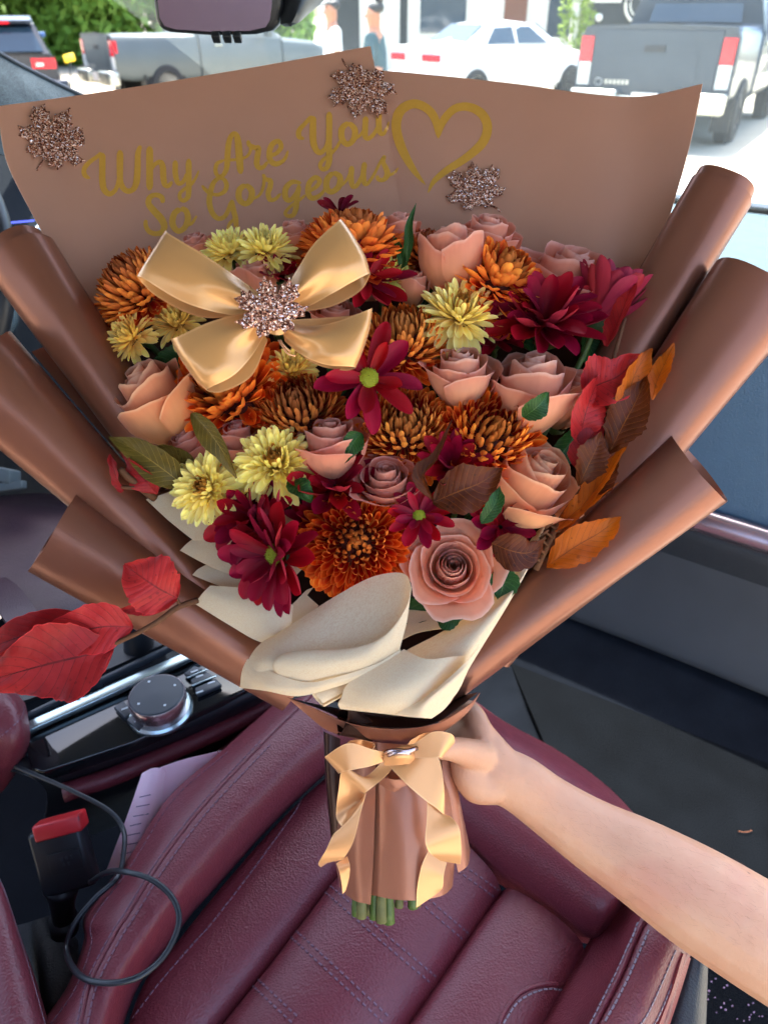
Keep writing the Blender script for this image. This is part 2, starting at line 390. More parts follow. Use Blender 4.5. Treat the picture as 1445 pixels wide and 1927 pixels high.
def glass_mat(name, veil, tint=(.93, 1, .99)):
    t = NT(name); v = t.obco(); n = t.noise(3, 5, v, .65)
    sp = t.math('LESS_THAN', t.n('TexVoronoi', {'Scale': 46.0, 'Vector': v}).outputs['Distance'], .055)
    f = t.math('ADD', t.math('MULTIPLY', n, veil), t.math('MULTIPLY', sp, .05))
    tr = t.n('BsdfTransparent', {'Color': tint}).outputs[0]
    d = t.n('BsdfTranslucent', {'Color': (.82, .93, .92)}).outputs[0]
    gl = t.n('BsdfGlossy', {'Roughness': .02}).outputs[0]
    fr = t.n('LayerWeight', {'Blend': .12}).outputs['Fresnel']
    return t.done(t.mixs(t.math('MULTIPLY', fr, .35), t.mixs(f, tr, d), gl))
M_glass = glass_mat('dusty_windscreen', .032)
# street
M_street = plain('street_concrete', srgb(184, 176, 158), .9, 0, .2, .3, 1.2, .1)
M_carw = plain('white_paint', (.78, .78, .76), .25, 0, .5, .03, 3, Coat_Weight=.4)
M_carg = plain('grey_paint', srgb(42, 58, 74), .3, .3, .5, .2, 2, Coat_Weight=.5)
M_carg2 = plain('dusty_grey_paint', srgb(92, 100, 100), .42, .2, .5, .25, 2)
M_card = plain('dark_blue_paint', srgb(24, 34, 48), .28, .2, .5, .1, 2, Coat_Weight=.5)
M_carb = plain('blue_paint', srgb(58, 98, 150), .28, .2, .5, .1, 2, Coat_Weight=.5)
M_carglass = plain('car_glass', srgb(44, 62, 76), .06, 0, .7, .1, 2)
M_tail = plain('red_lens', srgb(226, 18, 40), .15, 0, .6, .05, 30, Coat_Weight=.5)
M_lens = plain('clear_lens', srgb(222, 222, 214), .2)
M_tyre = plain('tyre', srgb(42, 43, 44), .85)
M_rim = plain('alloy_rim', srgb(190, 190, 184), .3, .7)
M_plate = plain('number_plate', srgb(226, 222, 218), .5, 0, .4, .1, 60)
M_bump = plain('chrome_bumper', srgb(196, 196, 184), .25, .75, .5, .1, 6)
M_yellow = plain('yellow_plastic', srgb(250, 206, 20), .5)
M_wallw = plain('white_stucco', srgb(232, 228, 214), .9, 0, .2, .12, 2, .1)
M_walld = plain('dark_shop_front', srgb(38, 44, 46), .7, 0, .3, .3, 2)
M_wood = plain('brown_post', srgb(120, 70, 46), .8)
M_foli = plain('tree_leaves', srgb(112, 152, 58), .6, 0, .3, .5, .8)
M_foli2 = plain('vine_leaves', srgb(140, 166, 40), .6, 0, .3, .5, 4)
M_armhair = plain('arm_hair', srgb(150, 100, 70), .6)
M_bark = plain('tree_bark', srgb(86, 66, 48), .9, 0, .2, .3, 8, .4)
M_pot = plain('grey_pot', srgb(84, 94, 98), .7)
M_shirtw = plain('white_shirt', srgb(226, 232, 230), .9, 0, .1, .1, 8)
M_shirtd = plain('slate_top', srgb(58, 84, 92), .9, 0, .1, .15, 8)
M_trouser = plain('dark_trousers', srgb(46, 50, 58), .9)
M_hair = plain('black_hair', srgb(26, 22, 22), .5)
M_sunskin = plain('tan_skin', srgb(186, 122, 88), .55)
# ---------------------------------------------------------------- setting: street, car interior shell
def quadplane(name, pts, mat, sub=1): return obj(name, pts, [tuple(range(len(pts)))], mat, smooth=False)
tag(quadplane('street', [(-300, -60, 0), (300, -60, 0), (300, 400, 0), (-300, 400, 0)], M_street), kind='structure')
# car floor, tunnel and firewall
floor = sheet('floor', [[tuple(C(f, l, .42 + (max(0, f - 1.05) * .75))) for l in (-1.3, -.8, -.3, .28)] for f in (-.6, 0, .6, 1.0, 1.3, 1.6)], M_carpet, nu=12, nv=24, thick=.01, fn=lambda *a: Vector(a))
tag(floor, kind='structure')
# the floor mat's sunlit side next to the sill
mt = sheet('floor_mat', [[(960, 1250, .428), (1060, 1500, .428), (1200, 1960, .428)], [(1250, 1330, .428), (1330, 1600, .428), (1400, 1960, .428)], [(1480, 1430, .428), (1530, 1640, .428), (1580, 1960, .428)]], M_mat, fn=PZ, nu=8, nv=8, thick=.008)
tag(mt, 'dark grey textured floor mat beside the passenger seat', 'floor mat')
V, Fc = [], []
for k in range(30):
    px, py = (rng.uniform(1325, 1440), rng.uniform(1840, 1925)) if k < 34 else (rng.normal(1270, 60), rng.normal(1505, 40))
    p = PZ(px, py, .436); r = rng.uniform(.0005, .0012); box_vf(p, Vector((r, .3 * r, 0)), Vector((-.2 * r, r * rng.uniform(.4, 1), 0)), Vector((0, 0, r * .6)), V, Fc)
tag(obj('debris', V, Fc, M_print, smooth=False), 'pale crumbs and grit scattered over the floor mat', 'debris', kind='stuff')
tw = tube('dry_twig', [PZ(1388, 1564, .436), PZ(1402, 1566, .438), PZ(1414, 1563, .437)], .0008, M_wood, n=6, seg=6)
tag(tw, 'short dry orange twig lying on the floor mat', 'twig')

# dashboard, swept across the car from the profile at the picture's edge
dash = thing('dashboard', 'blue grey leather dashboard with satin trim strip over the glovebox', 'dashboard', C(1.0, -.3, .7))
prof = [(1445, 402, 1.10), (1445, 470, 1.115), (1445, 560, 1.122), (1445, 615, 1.112), (1445, 648, 1.092)]
Q = [PZ(*p) for p in prof]
def sweep(name, Q, mat, s0, s1, nv=20, bow=.05, **k):
    rows = [[q + CL * s - CF * (bow * ((s + .55) / .8) ** 2) for s in np.linspace(s0, s1, nv)] for q in Q]
    V, Fc, uv = grid(rows); return obj(name, V, Fc, mat, dash, uv, **k)
S0, S1 = -1.35, .34
sweep('top_pad', [Q[0] - ZV * .05] + cr(Q, 14), M_dash_top, S0, S1, thick=.003)
Q2 = [PZ(1445, 652, 1.088), PZ(1445, 668, 1.074), PZ(1445, 760, 1.000), PZ(1445, 880, .895), PZ(1445, 968, .812), PZ(1445, 978, .800)]
face = sweep('leather_face', cr(Q2, 18), M_dash, S0, S1, thick=.003)
Q3 = [PZ(1445, 979, .804), PZ(1445, 985, .804), PZ(1445, 1003, .792), PZ(1445, 1026, .774), PZ(1445, 1030, .764)]
sweep('trim_strip', cr(Q3, 8), M_trim, S0, S1, thick=.002)
Q4 = [PZ(1445, 1031, .760), PZ(1445, 1045, .748), PZ(1445, 1090, .70), PZ(1445, 1180, .61), PZ(1445, 1280, .515), PZ(1445, 1292, .50)]
sweep('glovebox', cr(Q4[:3], 6), M_blackp, S0, S1, thick=.003)
sweep('glovebox_lower', cr(Q4[2:], 10), M_dashlow, S0, S1, thick=.003)
sweep('underside', [Q4[-1], Q4[-1] + CF * .25 + ZV * .03, Q4[-1] + CF * .45 - ZV * .1, Q4[-1] + CF * .5 - ZV * .2], M_carpet, S0, S1, thick=.004)
def stitch_line(V, Fc, b, pts, step, ln, w, lift=.0014, n=400):
    """thread stitches laid on a surface under a pixel polyline"""
    pr = cr(pts, n); acc = 0; last = None; on = []
    for q in pr:
        h, nn = hit(b, q[0], q[1], lift)
        if h is None: last = None; continue
        if last is not None: acc += (h - last[0]).length
        if last is None or acc >= step:
            on.append((h, nn)); acc = 0
        last = (h, nn)
    for i in range(len(on) - 1):
        a, na = on[i]; c, nc = on[i + 1]; d = (c - a)
        if d.length > step * 4: continue
        d.normalize(); s = d.cross(na).normalized(); box_vf(a + d * ln / 2, d * ln / 2, s * w, na * w * .7, V, Fc)
def stitching(name, surfaces, lines, mat, parent, step=.0055, ln=.0042, w=.0007):
    b = bvh_of(*surfaces); V, Fc = [], []
    for l in lines: stitch_line(V, Fc, b, l, step, ln, w)
    if V: return tag(obj(name, V, Fc, mat, parent, smooth=False), kind='stuff')
stitching('stitching', [face], [[(1300, 628), (1372, 645), (1445, 668)], [(1300, 634), (1372, 652), (1445, 675)]], M_thread, dash)
# cowl and bonnet seen beyond the dash
cw = sweep('cowl', [Q[0] + CF * .012 + ZV * .012, Q[0] + CF * .04 + ZV * .016, Q[0] + CF * .07 - ZV * .02], M_dark, S0, S1, thick=.004)
hood = obj('bonnet', *grid([[Q[0] + CF * a + CL * s + ZV * (h - .12 * ((s + .55) / 1) ** 2) for s in np.linspace(-1.5, .4, 14)] for a, h in ((.10, -.01), (.3, .0), (.6, -.02), (.9, -.07), (1.1, -.16), (1.2, -.3))])[:2], M_carw)
tag(hood, 'pale car bonnet just beyond the dashboard', 'bonnet')
# windscreen
top = C(.58, 0, 1.66)
rows = []
for a in np.linspace(0, 1, 10):
    r_ = []
    for s in np.linspace(-1.32, .30, 16):
        lo = Q[0] + CL * s - CF * (.05 * ((s + .55) / .8) ** 2) + ZV * .01; hi = top + CL * (s - Q[0].dot(CL)) * .86 - CF * (.05 * ((s + .55) / .8) ** 2)
        hi = C(.97 - .05 * ((s + .55) / .8) ** 2, (lo.dot(CL) + .55) * .86 - .55, 1.665)
        r_.append(lo.lerp(hi, a) + ZV * (.03 * math.sin(math.pi * a)) + CF * (.02 * math.sin(math.pi * a)))
    rows.append(r_)
V, Fc, uv = grid(rows)
tag(obj('windscreen', V, Fc, M_glass, uv=uv), 'dusty car windscreen between the bouquet and the street', 'windscreen')
# a short crack and a spot of glue on the glass are left to the material; pillar lined in grey fabric
pil = thing('windscreen_pillar', 'grey fabric covered windscreen pillar with a black rubber edge', 'pillar', P(60, 180, 1.5))
sheet('fabric_lining', [[(-90, 45, 1.30), (-60, 130, 1.28), (-60, 260, 1.25)], [(10, 112, 1.42), (5, 170, 1.36), (0, 290, 1.33)], [(100, 158, 1.52), (80, 200, 1.46), (60, 300, 1.42)], [(200, 205, 1.62), (160, 240, 1.55), (120, 320, 1.5)]], M_fabric, pil, nu=8, nv=12, thick=.004)
tube('rubber_edge', [P(-90, 42, 1.30), P(10, 107, 1.42), P(100, 154, 1.52), P(200, 201, 1.62)], .0052, M_dark, pil, n=14)
# driver's door, and an unseen roof whose length is set to shade the seats
roof = obj('car_roof', *grid([[C(f, l, 1.70 + .05 * math.cos((l + .6) * 1.6) - .03 * max(0, f)) for l in np.linspace(-1.36, .12, 10)] for f in np.linspace(-.75, .98, 8)])[:2], M_roof, thick=.03)
tag(roof, 'unseen grey lined car roof, sized to shade the seats', 'roof')
dd = box('driver_door', C(.45, -1.43, .76), CF * 1.15, CL * .05, ZV * .38, M_blackp, bevel=.03)
tag(dd, 'dark driver door panel beyond the steering wheel', 'car door')

rs_ = box('rear_backdrop', C(-1.15, -.60, 1.0), CF * .06, CL * .75, ZV * .62, M_lea_dark, bevel=.04)  # unseen box added so part of the mirror reflects something dark
tag(rs_, 'added dark box standing in for a rear seat, for the mirror to reflect', 'rear seat')
# rear-view mirror
mr = thing('rear_view_mirror', 'black rear-view mirror hanging from the windscreen above the bouquet', 'mirror', P(430, 20, .80))
dm = .80; mn = Vector((-.02, -.999, -.012)).normalized(); mc = P(410, 10, dm)
def MP(px, py, off=0):
    r0 = ray(px, py); return CAMP + r0 * ((mc + mn * off - CAMP).dot(mn) / r0.dot(mn))
outl = [(288, -70), (288, 0), (292, 36), (300, 54), (320, 61), (400, 67), (480, 65), (512, 58), (526, 44), (532, 10), (530, -70)]
slab('housing', [MP(x, y) for x, y in outl], -mn * .03, M_dark, mr, bevel=.006)
inn = [(297, -66), (297, 0), (301, 34), (310, 49), (330, 55), (400, 60), (470, 58), (500, 51), (508, 38), (512, 8), (510, -66)]
slab('mirror_glass', [MP(x, y, .0015) for x, y in inn], -mn * .001, M_mirror, mr)
sheet('mount', [[(520, -60, .81), (530, 0, .81), (532, 48, .81)], [(560, -60, .80), (566, 0, .80), (552, 44, .80)], [(640, -60, .85), (610, -8, .85), (575, 24, .85)]], M_dark, mr, nu=8, nv=10, thick=.006)
for x in (407, 428, 447): box('clip', P(x, 70, dm + .012), RIGHT * .0045, UP * .0035, FWD * .006, M_dark, mr, bevel=.0015)

# steering wheel at the picture's edge
sw = thing('steering_wheel', 'dark leather steering wheel with satin spoke beyond the wrapped bouquet', 'steering wheel', P(-130, 520, 1.2))
wc = P(-120, 545, 1.14); wnm = (-CF * .80 + ZV * .42 - CL * .1).normalized(); wx, wy = frame(wnm)
ringp = [wc + (wx * math.cos(a) + wy * math.sin(a)) * .188 for a in np.linspace(0, 2 * math.pi, 49)]
V, Fc = tube_vf(ringp, .0165, 12, caps=False, up=wnm); obj('rim', V, Fc, M_dark, sw)
lathe('airbag_cover', [(.0, .03), (.05, .03), (.075, .018), (.08, -.01)], wc - wnm * .01, wnm, M_dark, sw)
for a in (-.15, math.pi + .15, -math.pi / 2):
    dv = wx * math.cos(a) + wy * math.sin(a)
    box('spoke', wc + dv * .125, dv * .055, dv.cross(wnm) * .022, wnm * .008, M_button, sw, bevel=.004)
    box('spoke_trim', wc + dv * .125 + wnm * .008, dv * .05, dv.cross(wnm) * .006, wnm * .003, M_chrome, sw, bevel=.002)
# instrument panel behind the wheel
ip = thing('instrument_panel', 'dark instrument panel with a thin blue light line beside the wheel', 'instrument panel', P(40, 440, 1.35))
sheet('panel', [[(-120, 210, 1.52), (-120, 480, 1.35), (-120, 640, 1.32)], [(10, 222, 1.52), (0, 480, 1.36), (0, 640, 1.33)], [(120, 236, 1.55), (140, 480, 1.40), (160, 640, 1.36)], [(260, 260, 1.6), (280, 480, 1.45), (300, 640, 1.42)]], M_matte, ip, nu=8, nv=10, thick=.004)
tube('trim_arc', [P(20, 480, 1.33), P(50, 455, 1.33), P(75, 430, 1.345), P(100, 400, 1.36)], .0075, M_chrome, ip, n=10)
tl = NT('blue_light_line'); M_blue = tl.done(tl.n('Emission', {'Color': (.12, .16, .9), 'Strength': .35}).outputs[0])
tube('light_line', [P(-20, 423, 1.335), P(20, 419, 1.335), P(65, 415, 1.345)], .0018, M_blue, ip, n=8, seg=6)
box('switch', P(6, 467, 1.32), RIGHT * .022 + UP * .004, UP * .012, FWD * .004, M_button, ip, bevel=.003)
lathe('air_vent', [(.0, .004), (.03, .004), (.038, .008), (.045, .0), (.047, -.01)], P(-22, 590, 1.25), camdir(.5, .25), M_chrome, ip)
sheet('lower_cover', [[(-80, 500, 1.34), (-80, 700, 1.28), (-80, 830, 1.26)], [(60, 500, 1.36), (60, 700, 1.30), (60, 830, 1.28)], [(220, 520, 1.4), (220, 700, 1.36), (220, 830, 1.32)]], M_matte, ip, nu=8, nv=10, thick=.004)

# driver's seat
ds = thing('driver_seat', 'dark plum driver seat cushion beyond the centre console', 'car seat', C(.45, -1.0, .42))
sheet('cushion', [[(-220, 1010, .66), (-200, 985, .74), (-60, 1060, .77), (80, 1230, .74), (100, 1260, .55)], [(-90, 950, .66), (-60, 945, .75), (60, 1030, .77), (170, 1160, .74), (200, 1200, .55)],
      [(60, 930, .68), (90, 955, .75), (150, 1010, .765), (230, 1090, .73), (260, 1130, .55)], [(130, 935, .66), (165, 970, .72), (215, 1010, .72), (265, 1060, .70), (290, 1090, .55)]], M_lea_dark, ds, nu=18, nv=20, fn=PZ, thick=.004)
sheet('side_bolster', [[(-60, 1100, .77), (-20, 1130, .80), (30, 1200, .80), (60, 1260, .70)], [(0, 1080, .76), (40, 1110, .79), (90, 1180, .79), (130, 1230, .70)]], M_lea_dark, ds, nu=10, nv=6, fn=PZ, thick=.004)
dsb = thing('seat_back', 'burgundy leather driver seat back edge with pale stitching by the buckle', 'seat back', PZ(10, 1850, .6))
sbk = sheet('leather_cover', [[(-160, 1610, .80), (-60, 1618, .84), (-8, 1650, .84), (12, 1690, .80), (14, 1700, .62)], [(-150, 1720, .80), (-40, 1730, .84), (20, 1745, .84), (36, 1765, .79), (40, 1772, .62)],
      [(-150, 1840, .80), (-30, 1830, .84), (42, 1835, .84), (62, 1842, .79), (66, 1846, .62)], [(-150, 1980, .80), (-10, 1970, .84), (75, 1960, .84), (96, 1960, .79), (100, 1962, .62)]], M_lea, dsb, nu=18, nv=18, fn=PZ, thick=.003)
stitching('stitching', [sbk], [[(-10, 1640), (10, 1690), (34, 1765), (56, 1835), (86, 1945)]], M_thread, dsb)

# ---------------------------------------------------------------- passenger seat
seat = thing('passenger_seat', 'burgundy leather passenger seat with double stitched panels under the bouquet', 'car seat', C(.3, -.2, .42))
def patch(name, A, B, z, bulge, tuck, mat, parent=seat, nu=16, nv=22, pw=4, ext=0):
    a = cr([PZ(x, y, z) for x, y in A], nv); b = cr([PZ(x, y, z) for x, y in B], nv); rows = []
    for s in np.linspace(0, 1, nu):
        k = 2 * s - 1; row = []
        for j in range(nv):
            t = 2 * j / (nv - 1) - 1
            h = bulge * (1 - abs(k) ** 2.2) - tuck * abs(k) ** 14 - (ext * abs(t) ** 18)
            row.append(Vector(a[j]).lerp(Vector(b[j]), s) + ZV * h)
        rows.append(row)
    V, Fc, uv = grid(rows); return obj(name, V, Fc, mat, parent, uv, thick=.002)
O = [(525, 1322), (423, 1413), (322, 1502), (240, 1630), (180, 1712), (166, 1742), (168, 1775), (138, 1858), (91, 1926), (50, 1990)]
Mi = [(590, 1310), (500, 1398), (388, 1517), (310, 1618), (262, 1694), (240, 1730), (222, 1757), (176, 1847), (157, 1924), (140, 2000)]
I = [(700, 1385), (600, 1465), (500, 1562), (407, 1667), (362, 1716), (340, 1745), (318, 1775), (265, 1845), (233, 1920), (210, 2000)]
secs = []
for o_, m_, i_ in zip(O, Mi, I):
    am = ((o_[0] * .55 + m_[0] * .45), (o_[1] * .55 + m_[1] * .45)); mi = ((m_[0] + i_[0]) / 2, (m_[1] + i_[1]) / 2)
    secs.append([(o_[0] - 8, o_[1] - 4, .62), (o_[0] - 2, o_[1] - 1, .775), (*o_, .80), (*am, .830), (m_[0] - 5, m_[1] - 3, .8415), (*m_, .8385), (m_[0] + 5, m_[1] + 3, .843), (*mi, .838), (i_[0] - 14, i_[1] - 8, .806), (*i_, .772)])
bol = sheet('side_bolster', secs, M_lea, seat, nu=54, nv=44, fn=PZ, thick=.002)
stitching('stitching', [bol], [[(x - 8, y - 3) for x, y in Mi[1:]], [(x + 9, y + 5) for x, y in Mi[1:]], [(x + 7, y + 4) for x, y in O[1:]]], M_thread_p, seat)
ip_ = patch('inner_panel', [(690, 1400), (590, 1478), (500, 1566), (407, 1672), (320, 1780), (265, 1850), (215, 2000)], [(770, 1470), (740, 1505), (660, 1605), (575, 1715), (490, 1825), (420, 1912), (350, 2000)], .775, .013, .010, M_lea)
stitching('stitching', [ip_], [[(572, 1478), (566, 1510), (548, 1540), (480, 1634), (400, 1738), (372, 1769), (302, 1850), (246, 1925)]], M_thread_p, seat)
ins = patch('seat_insert', [(745, 1500), (700, 1555), (634, 1637), (560, 1735), (490, 1825), (420, 1912), (340, 2010)], [(945, 1665), (900, 1729), (840, 1816), (769, 1917), (700, 2010), (640, 2090), (570, 2180)], .775, .020, .014, M_lea, nu=20, nv=34)
dl = []
for p, q, r_ in (((800, 1600), (860, 1640), (932, 1690)), ((690, 1600), (794, 1702), (872, 1770)), ((608, 1676), (712, 1768), (812, 1852)), ((543, 1760), (640, 1850), (728, 1932)), ((470, 1850), (520, 1898), (560, 1935))):
    dl += [[p, q, r_], [(p[0] + 12, p[1] - 10), (q[0] + 12, q[1] - 10), (r_[0] + 12, r_[1] - 10)]]
stitching('stitching', [ins], dl, M_thread_p, seat, .0062, .0036, .0008)
rp = patch('cushion_panel', [(945, 1668), (900, 1732), (840, 1819), (769, 1920), (700, 2010), (640, 2090)], [(1103, 1783), (1062, 1855), (1023, 1927), (985, 2000), (940, 2080), (900, 2160)], .772, .014, .012, M_lea)
stitching('stitching', [rp], [[(946, 1927), (976, 1884), (1022, 1862), (1064, 1862)]], M_thread, seat)
b = bvh_of(rp); pts = [hit(b, x, y, .0005)[0] for x, y in cr([(936, 1930), (955, 1894), (982, 1866), (1021, 1853), (1070, 1852)], 16)]
pts = [p for p in pts if p is not None]
tube('piping', pts, .0022, M_lea, seat)
Rr = [[(1190, 1620, .77), (1225, 1655, .815), (1245, 1670, .836), (1254, 1676, .833), (1264, 1682, .838), (1300, 1710, .836), (1330, 1735, .812), (1340, 1742, .79), (1344, 1748, .66)],
      [(1150, 1705, .77), (1185, 1728, .81), (1202, 1738, .834), (1211, 1745, .831), (1220, 1752, .836), (1258, 1778, .834), (1284, 1795, .812), (1294, 1801, .79), (1298, 1806, .66)],
      [(1103, 1783, .765), (1140, 1815, .80), (1164, 1826, .832), (1173, 1832, .829), (1183, 1838, .834), (1222, 1856, .832), (1258, 1868, .808), (1270, 1872, .785), (1275, 1876, .65)],
      [(1062, 1857, .765), (1108, 1872, .80), (1137, 1880, .832), (1147, 1885, .829), (1157, 1890, .834), (1206, 1903, .832), (1246, 1912, .806), (1258, 1916, .785), (1263, 1920, .65)],
      [(1020, 1930, .765), (1080, 1932, .80), (1110, 1934, .832), (1121, 1936, .829), (1132, 1938, .834), (1188, 1942, .832), (1230, 1946, .806), (1243, 1948, .785), (1248, 1950, .65)],
      [(975, 2010, .765), (1040, 2012, .80), (1076, 2014, .832), (1088, 2016, .829), (1100, 2018, .834), (1160, 2022, .832), (1204, 2026, .806), (1218, 2028, .785), (1222, 2030, .65)]]
rb = sheet('side_bolster', Rr, M_lea, seat, nu=40, nv=30, fn=PZ, thick=.002)
stitching('stitching', [rb], [[(1202, 1738), (1164, 1826), (1137, 1880), (1111, 1932)], [(1220, 1752), (1183, 1838), (1157, 1890), (1133, 1932)], [(1268, 1787), (1236, 1862), (1216, 1905), (1196, 1935)], [(1282, 1797), (1254, 1868), (1236, 1910), (1222, 1935)]], M_thread, seat)
sheet('red_edge', [[(1283, 1793, .8175), (1290, 1798, .805), (1297, 1803, .79)], [(1262, 1862, .812), (1268, 1868, .80), (1276, 1872, .785)], [(1232, 1940, .812), (1242, 1943, .80), (1251, 1946, .785)]], M_lea_red, seat, nu=6, nv=8, fn=PZ, thick=.002)
sheet('plastic_side', [[(1290, 1796, .775), (1310, 1800, .78), (1326, 1806, .76), (1330, 1812, .60)], [(1268, 1868, .77), (1296, 1868, .775), (1324, 1868, .75), (1328, 1872, .60)], [(1240, 1945, .77), (1280, 1945, .775), (1318, 1945, .75), (1324, 1950, .60)], [(1220, 2010, .77), (1260, 2010, .775), (1300, 2010, .75), (1310, 2010, .60)]], M_blackp, seat, nu=14, nv=10, fn=PZ, thick=.002)
sheet('thigh_pad', [[(760, 1500, .74), (775, 1485, .78), (800, 1440, .815), (850, 1370, .815), (880, 1330, .79), (890, 1318, .60)],
      [(800, 1545, .74), (815, 1530, .785), (850, 1480, .822), (910, 1410, .822), (940, 1368, .79), (950, 1360, .60)],
      [(888, 1624, .74), (905, 1600, .79), (945, 1545, .826), (1010, 1470, .826), (1046, 1427, .79), (1056, 1418, .60)],
      [(1000, 1704, .74), (1016, 1680, .79), (1054, 1625, .828), (1110, 1555, .826), (1140, 1495, .79), (1150, 1488, .60)],
      [(1080, 1764, .74), (1098, 1742, .79), (1130, 1695, .828), (1185, 1625, .824), (1208, 1575, .79), (1218, 1566, .60)],
      [(1112, 1776, .735), (1128, 1758, .775), (1155, 1712, .806), (1200, 1650, .80), (1218, 1605, .77), (1226, 1596, .60)],
      [(1130, 1782, .69), (1146, 1768, .70), (1170, 1730, .71), (1206, 1670, .71), (1224, 1625, .70), (1230, 1616, .60)]], M_lea, seat, nu=22, nv=30, fn=PZ, thick=.002)
sheet('seat_base', [[(110, 1720, .60), (150, 1790, .62), (120, 1960, .62)], [(60, 1735, .60), (70, 1800, .62), (90, 1960, .62)], [(20, 1745, .50), (20, 1800, .52), (40, 1960, .52)]], M_blackp, seat, nu=8, nv=8, fn=PZ, thick=.003)

# ---------------------------------------------------------------- centre console
con = thing('centre_console', 'gloss black centre console with satin strip and controls', 'centre console', PZ(280, 1350, .45))
zc = .80
def zs(pts, z): return [PZ(x, y, z) for x, y in pts]
slab('gloss_panel', zs([(40, 1370), (60, 1445), (80, 1452), (250, 1396), (420, 1320), (520, 1270), (470, 1200), (378, 1225), (200, 1300)], zc), -ZV * .02, M_piano, con, bevel=.003)
def strip(name, a, b_, w, z0, z1, h, mat):
    p, q = PZ(*a, z0), PZ(*b_, z1); d = (q - p) / 2; s = d.cross(ZV).normalized(); return box(name, (p + q) / 2, d, s * w, ZV * h, mat, con, bevel=.0015)
strip('satin_strip', (45, 1374), (470, 1185), .0075, zc + .006, zc + .006, .004, M_chrome)
strip('rail', (50, 1350), (440, 1162), .003, zc + .008, zc + .008, .005, M_button)
strip('edge_line', (75, 1462), (520, 1287), .0022, zc - .012, zc - .012, .003, M_chrome)
sheet('console_side', [[(-30, 1440, .79), (60, 1462, .785), (90, 1500, .70), (70, 1600, .55)], [(60, 1425, .79), (160, 1436, .785), (190, 1470, .70), (200, 1560, .5)], [(250, 1370, .79), (330, 1375, .785), (360, 1405, .70), (370, 1480, .5)], [(450, 1290, .79), (520, 1292, .785), (540, 1320, .70), (560, 1400, .5)]], M_dark, con, nu=14, nv=16, fn=PZ, thick=.004)
tube('padded_strip', zs([(120, 1492), (220, 1458), (330, 1412), (440, 1362), (540, 1310)], .745), .0115, M_lea, con, n=18, seg=12)
sheet('tray', [[(20, 1330, .785), (60, 1250, .78), (80, 1180, .77)], [(160, 1280, .785), (200, 1210, .78), (220, 1140, .77)], [(330, 1205, .785), (350, 1160, .78), (360, 1090, .77)], [(480, 1140, .79), (490, 1090, .78), (500, 1040, .77)]], M_dark, con, nu=8, nv=12, fn=PZ, thick=.004)
# rotary controller with its key pads
kb = PZ(303, 1338, zc)
lathe('controller_base', [(.0385, 0), (.0385, .004), (.036, .007)], kb, ZV, M_chrome, con, 40)
lathe('controller_ring', [(.0325, .004), (.0325, .018), (.034, .020), (.034, .026), (.0325, .029)], kb, ZV, M_trim, con, 48)
lathe('controller_top', [(.033, .0255), (.0328, .0285), (.0305, .0305), (.0, .0312)], kb, ZV, M_button, con, 48)
for a in (.6, 2.2, 3.9, 5.4): box('marking', kb + ZV * .0312 + Vector((math.cos(a), math.sin(a), 0)) * .023, RIGHT * .0013, Vector((0, .0013, 0)), ZV * .0002, M_white, con)
def keypad(keys, z):
    for q in keys: slab('key', zs(q, z), -ZV * .006, M_button, con, bevel=.0015)
keypad([[(214, 1330), (232, 1318), (252, 1338), (236, 1352)], [(238, 1354), (254, 1340), (282, 1360), (262, 1374)], [(346, 1266), (366, 1252), (382, 1258), (356, 1274)], [(358, 1278), (386, 1262), (402, 1272), (364, 1290)], [(366, 1294), (406, 1276), (418, 1288), (372, 1308)]], zc + .0075)
for q in ([(352, 1276), (392, 1259)], [(360, 1291), (408, 1272)]): strip('key_divider', q[0], q[1], .0013, zc + .009, zc + .009, .001, M_chrome)
for x, y in ((236, 1333), (260, 1356), (366, 1263), (376, 1272), (398, 1284), (376, 1302)): box('marking', PZ(x, y, zc + .0079), RIGHT * .004 + Vector((0, .002, 0)), Vector((-.0005, .001, 0)), ZV * .0002, M_white, con)
slab('brake_switch', zs([(125, 1280), (180, 1255), (190, 1272), (150, 1292)], zc + .02), -ZV * .02, M_button, con, bevel=.003)
slab('hold_button', zs([(95, 1300), (122, 1288), (140, 1306), (108, 1318)], zc + .015), -ZV * .02, M_button, con, bevel=.003)
strip('hold_button_edge', (126, 1288), (144, 1304), .002, zc + .016, zc + .016, .001, M_chrome)
obj('brake_symbol', *tube_vf([PZ(150 + 7 * math.cos(a), 1274 + 5 * math.sin(a), zc + .0212) for a in np.linspace(0, 6.28, 13)], .0005, 5), M_white, con)
lathe('gear_lever', [(.02, 0), (.019, .03), (.024, .05), (.026, .09), (.02, .11), (.0, .115)], PZ(262, 1222, .78), ZV + CF * .2, M_dark, con)
# arm rest
ar = thing('arm_rest', 'rounded burgundy leather arm rest at the console end', 'arm rest', PZ(-40, 1420, .7))
arm_ = sheet('leather_cover', [[(-140, 1300, .76), (-130, 1290, .86), (-60, 1290, .885), (-20, 1330, .885), (0, 1400, .86), (-10, 1500, .74)], [(-60, 1290, .76), (-50, 1284, .86), (0, 1296, .88), (24, 1345, .88), (30, 1410, .85), (10, 1480, .74)],
       [(10, 1300, .76), (20, 1300, .85), (36, 1318, .865), (44, 1355, .865), (46, 1400, .84), (30, 1452, .75)], [(40, 1320, .76), (46, 1325, .82), (50, 1345, .83), (54, 1370, .83), (54, 1395, .81), (44, 1430, .75)]], M_lea, ar, nu=20, nv=16, fn=PZ, thick=.003)
stitching('stitching', [arm_], [[(-60, 1400), (-20, 1395), (10, 1380), (36, 1355), (45, 1330)]], M_thread_p, ar, .005, .0035)
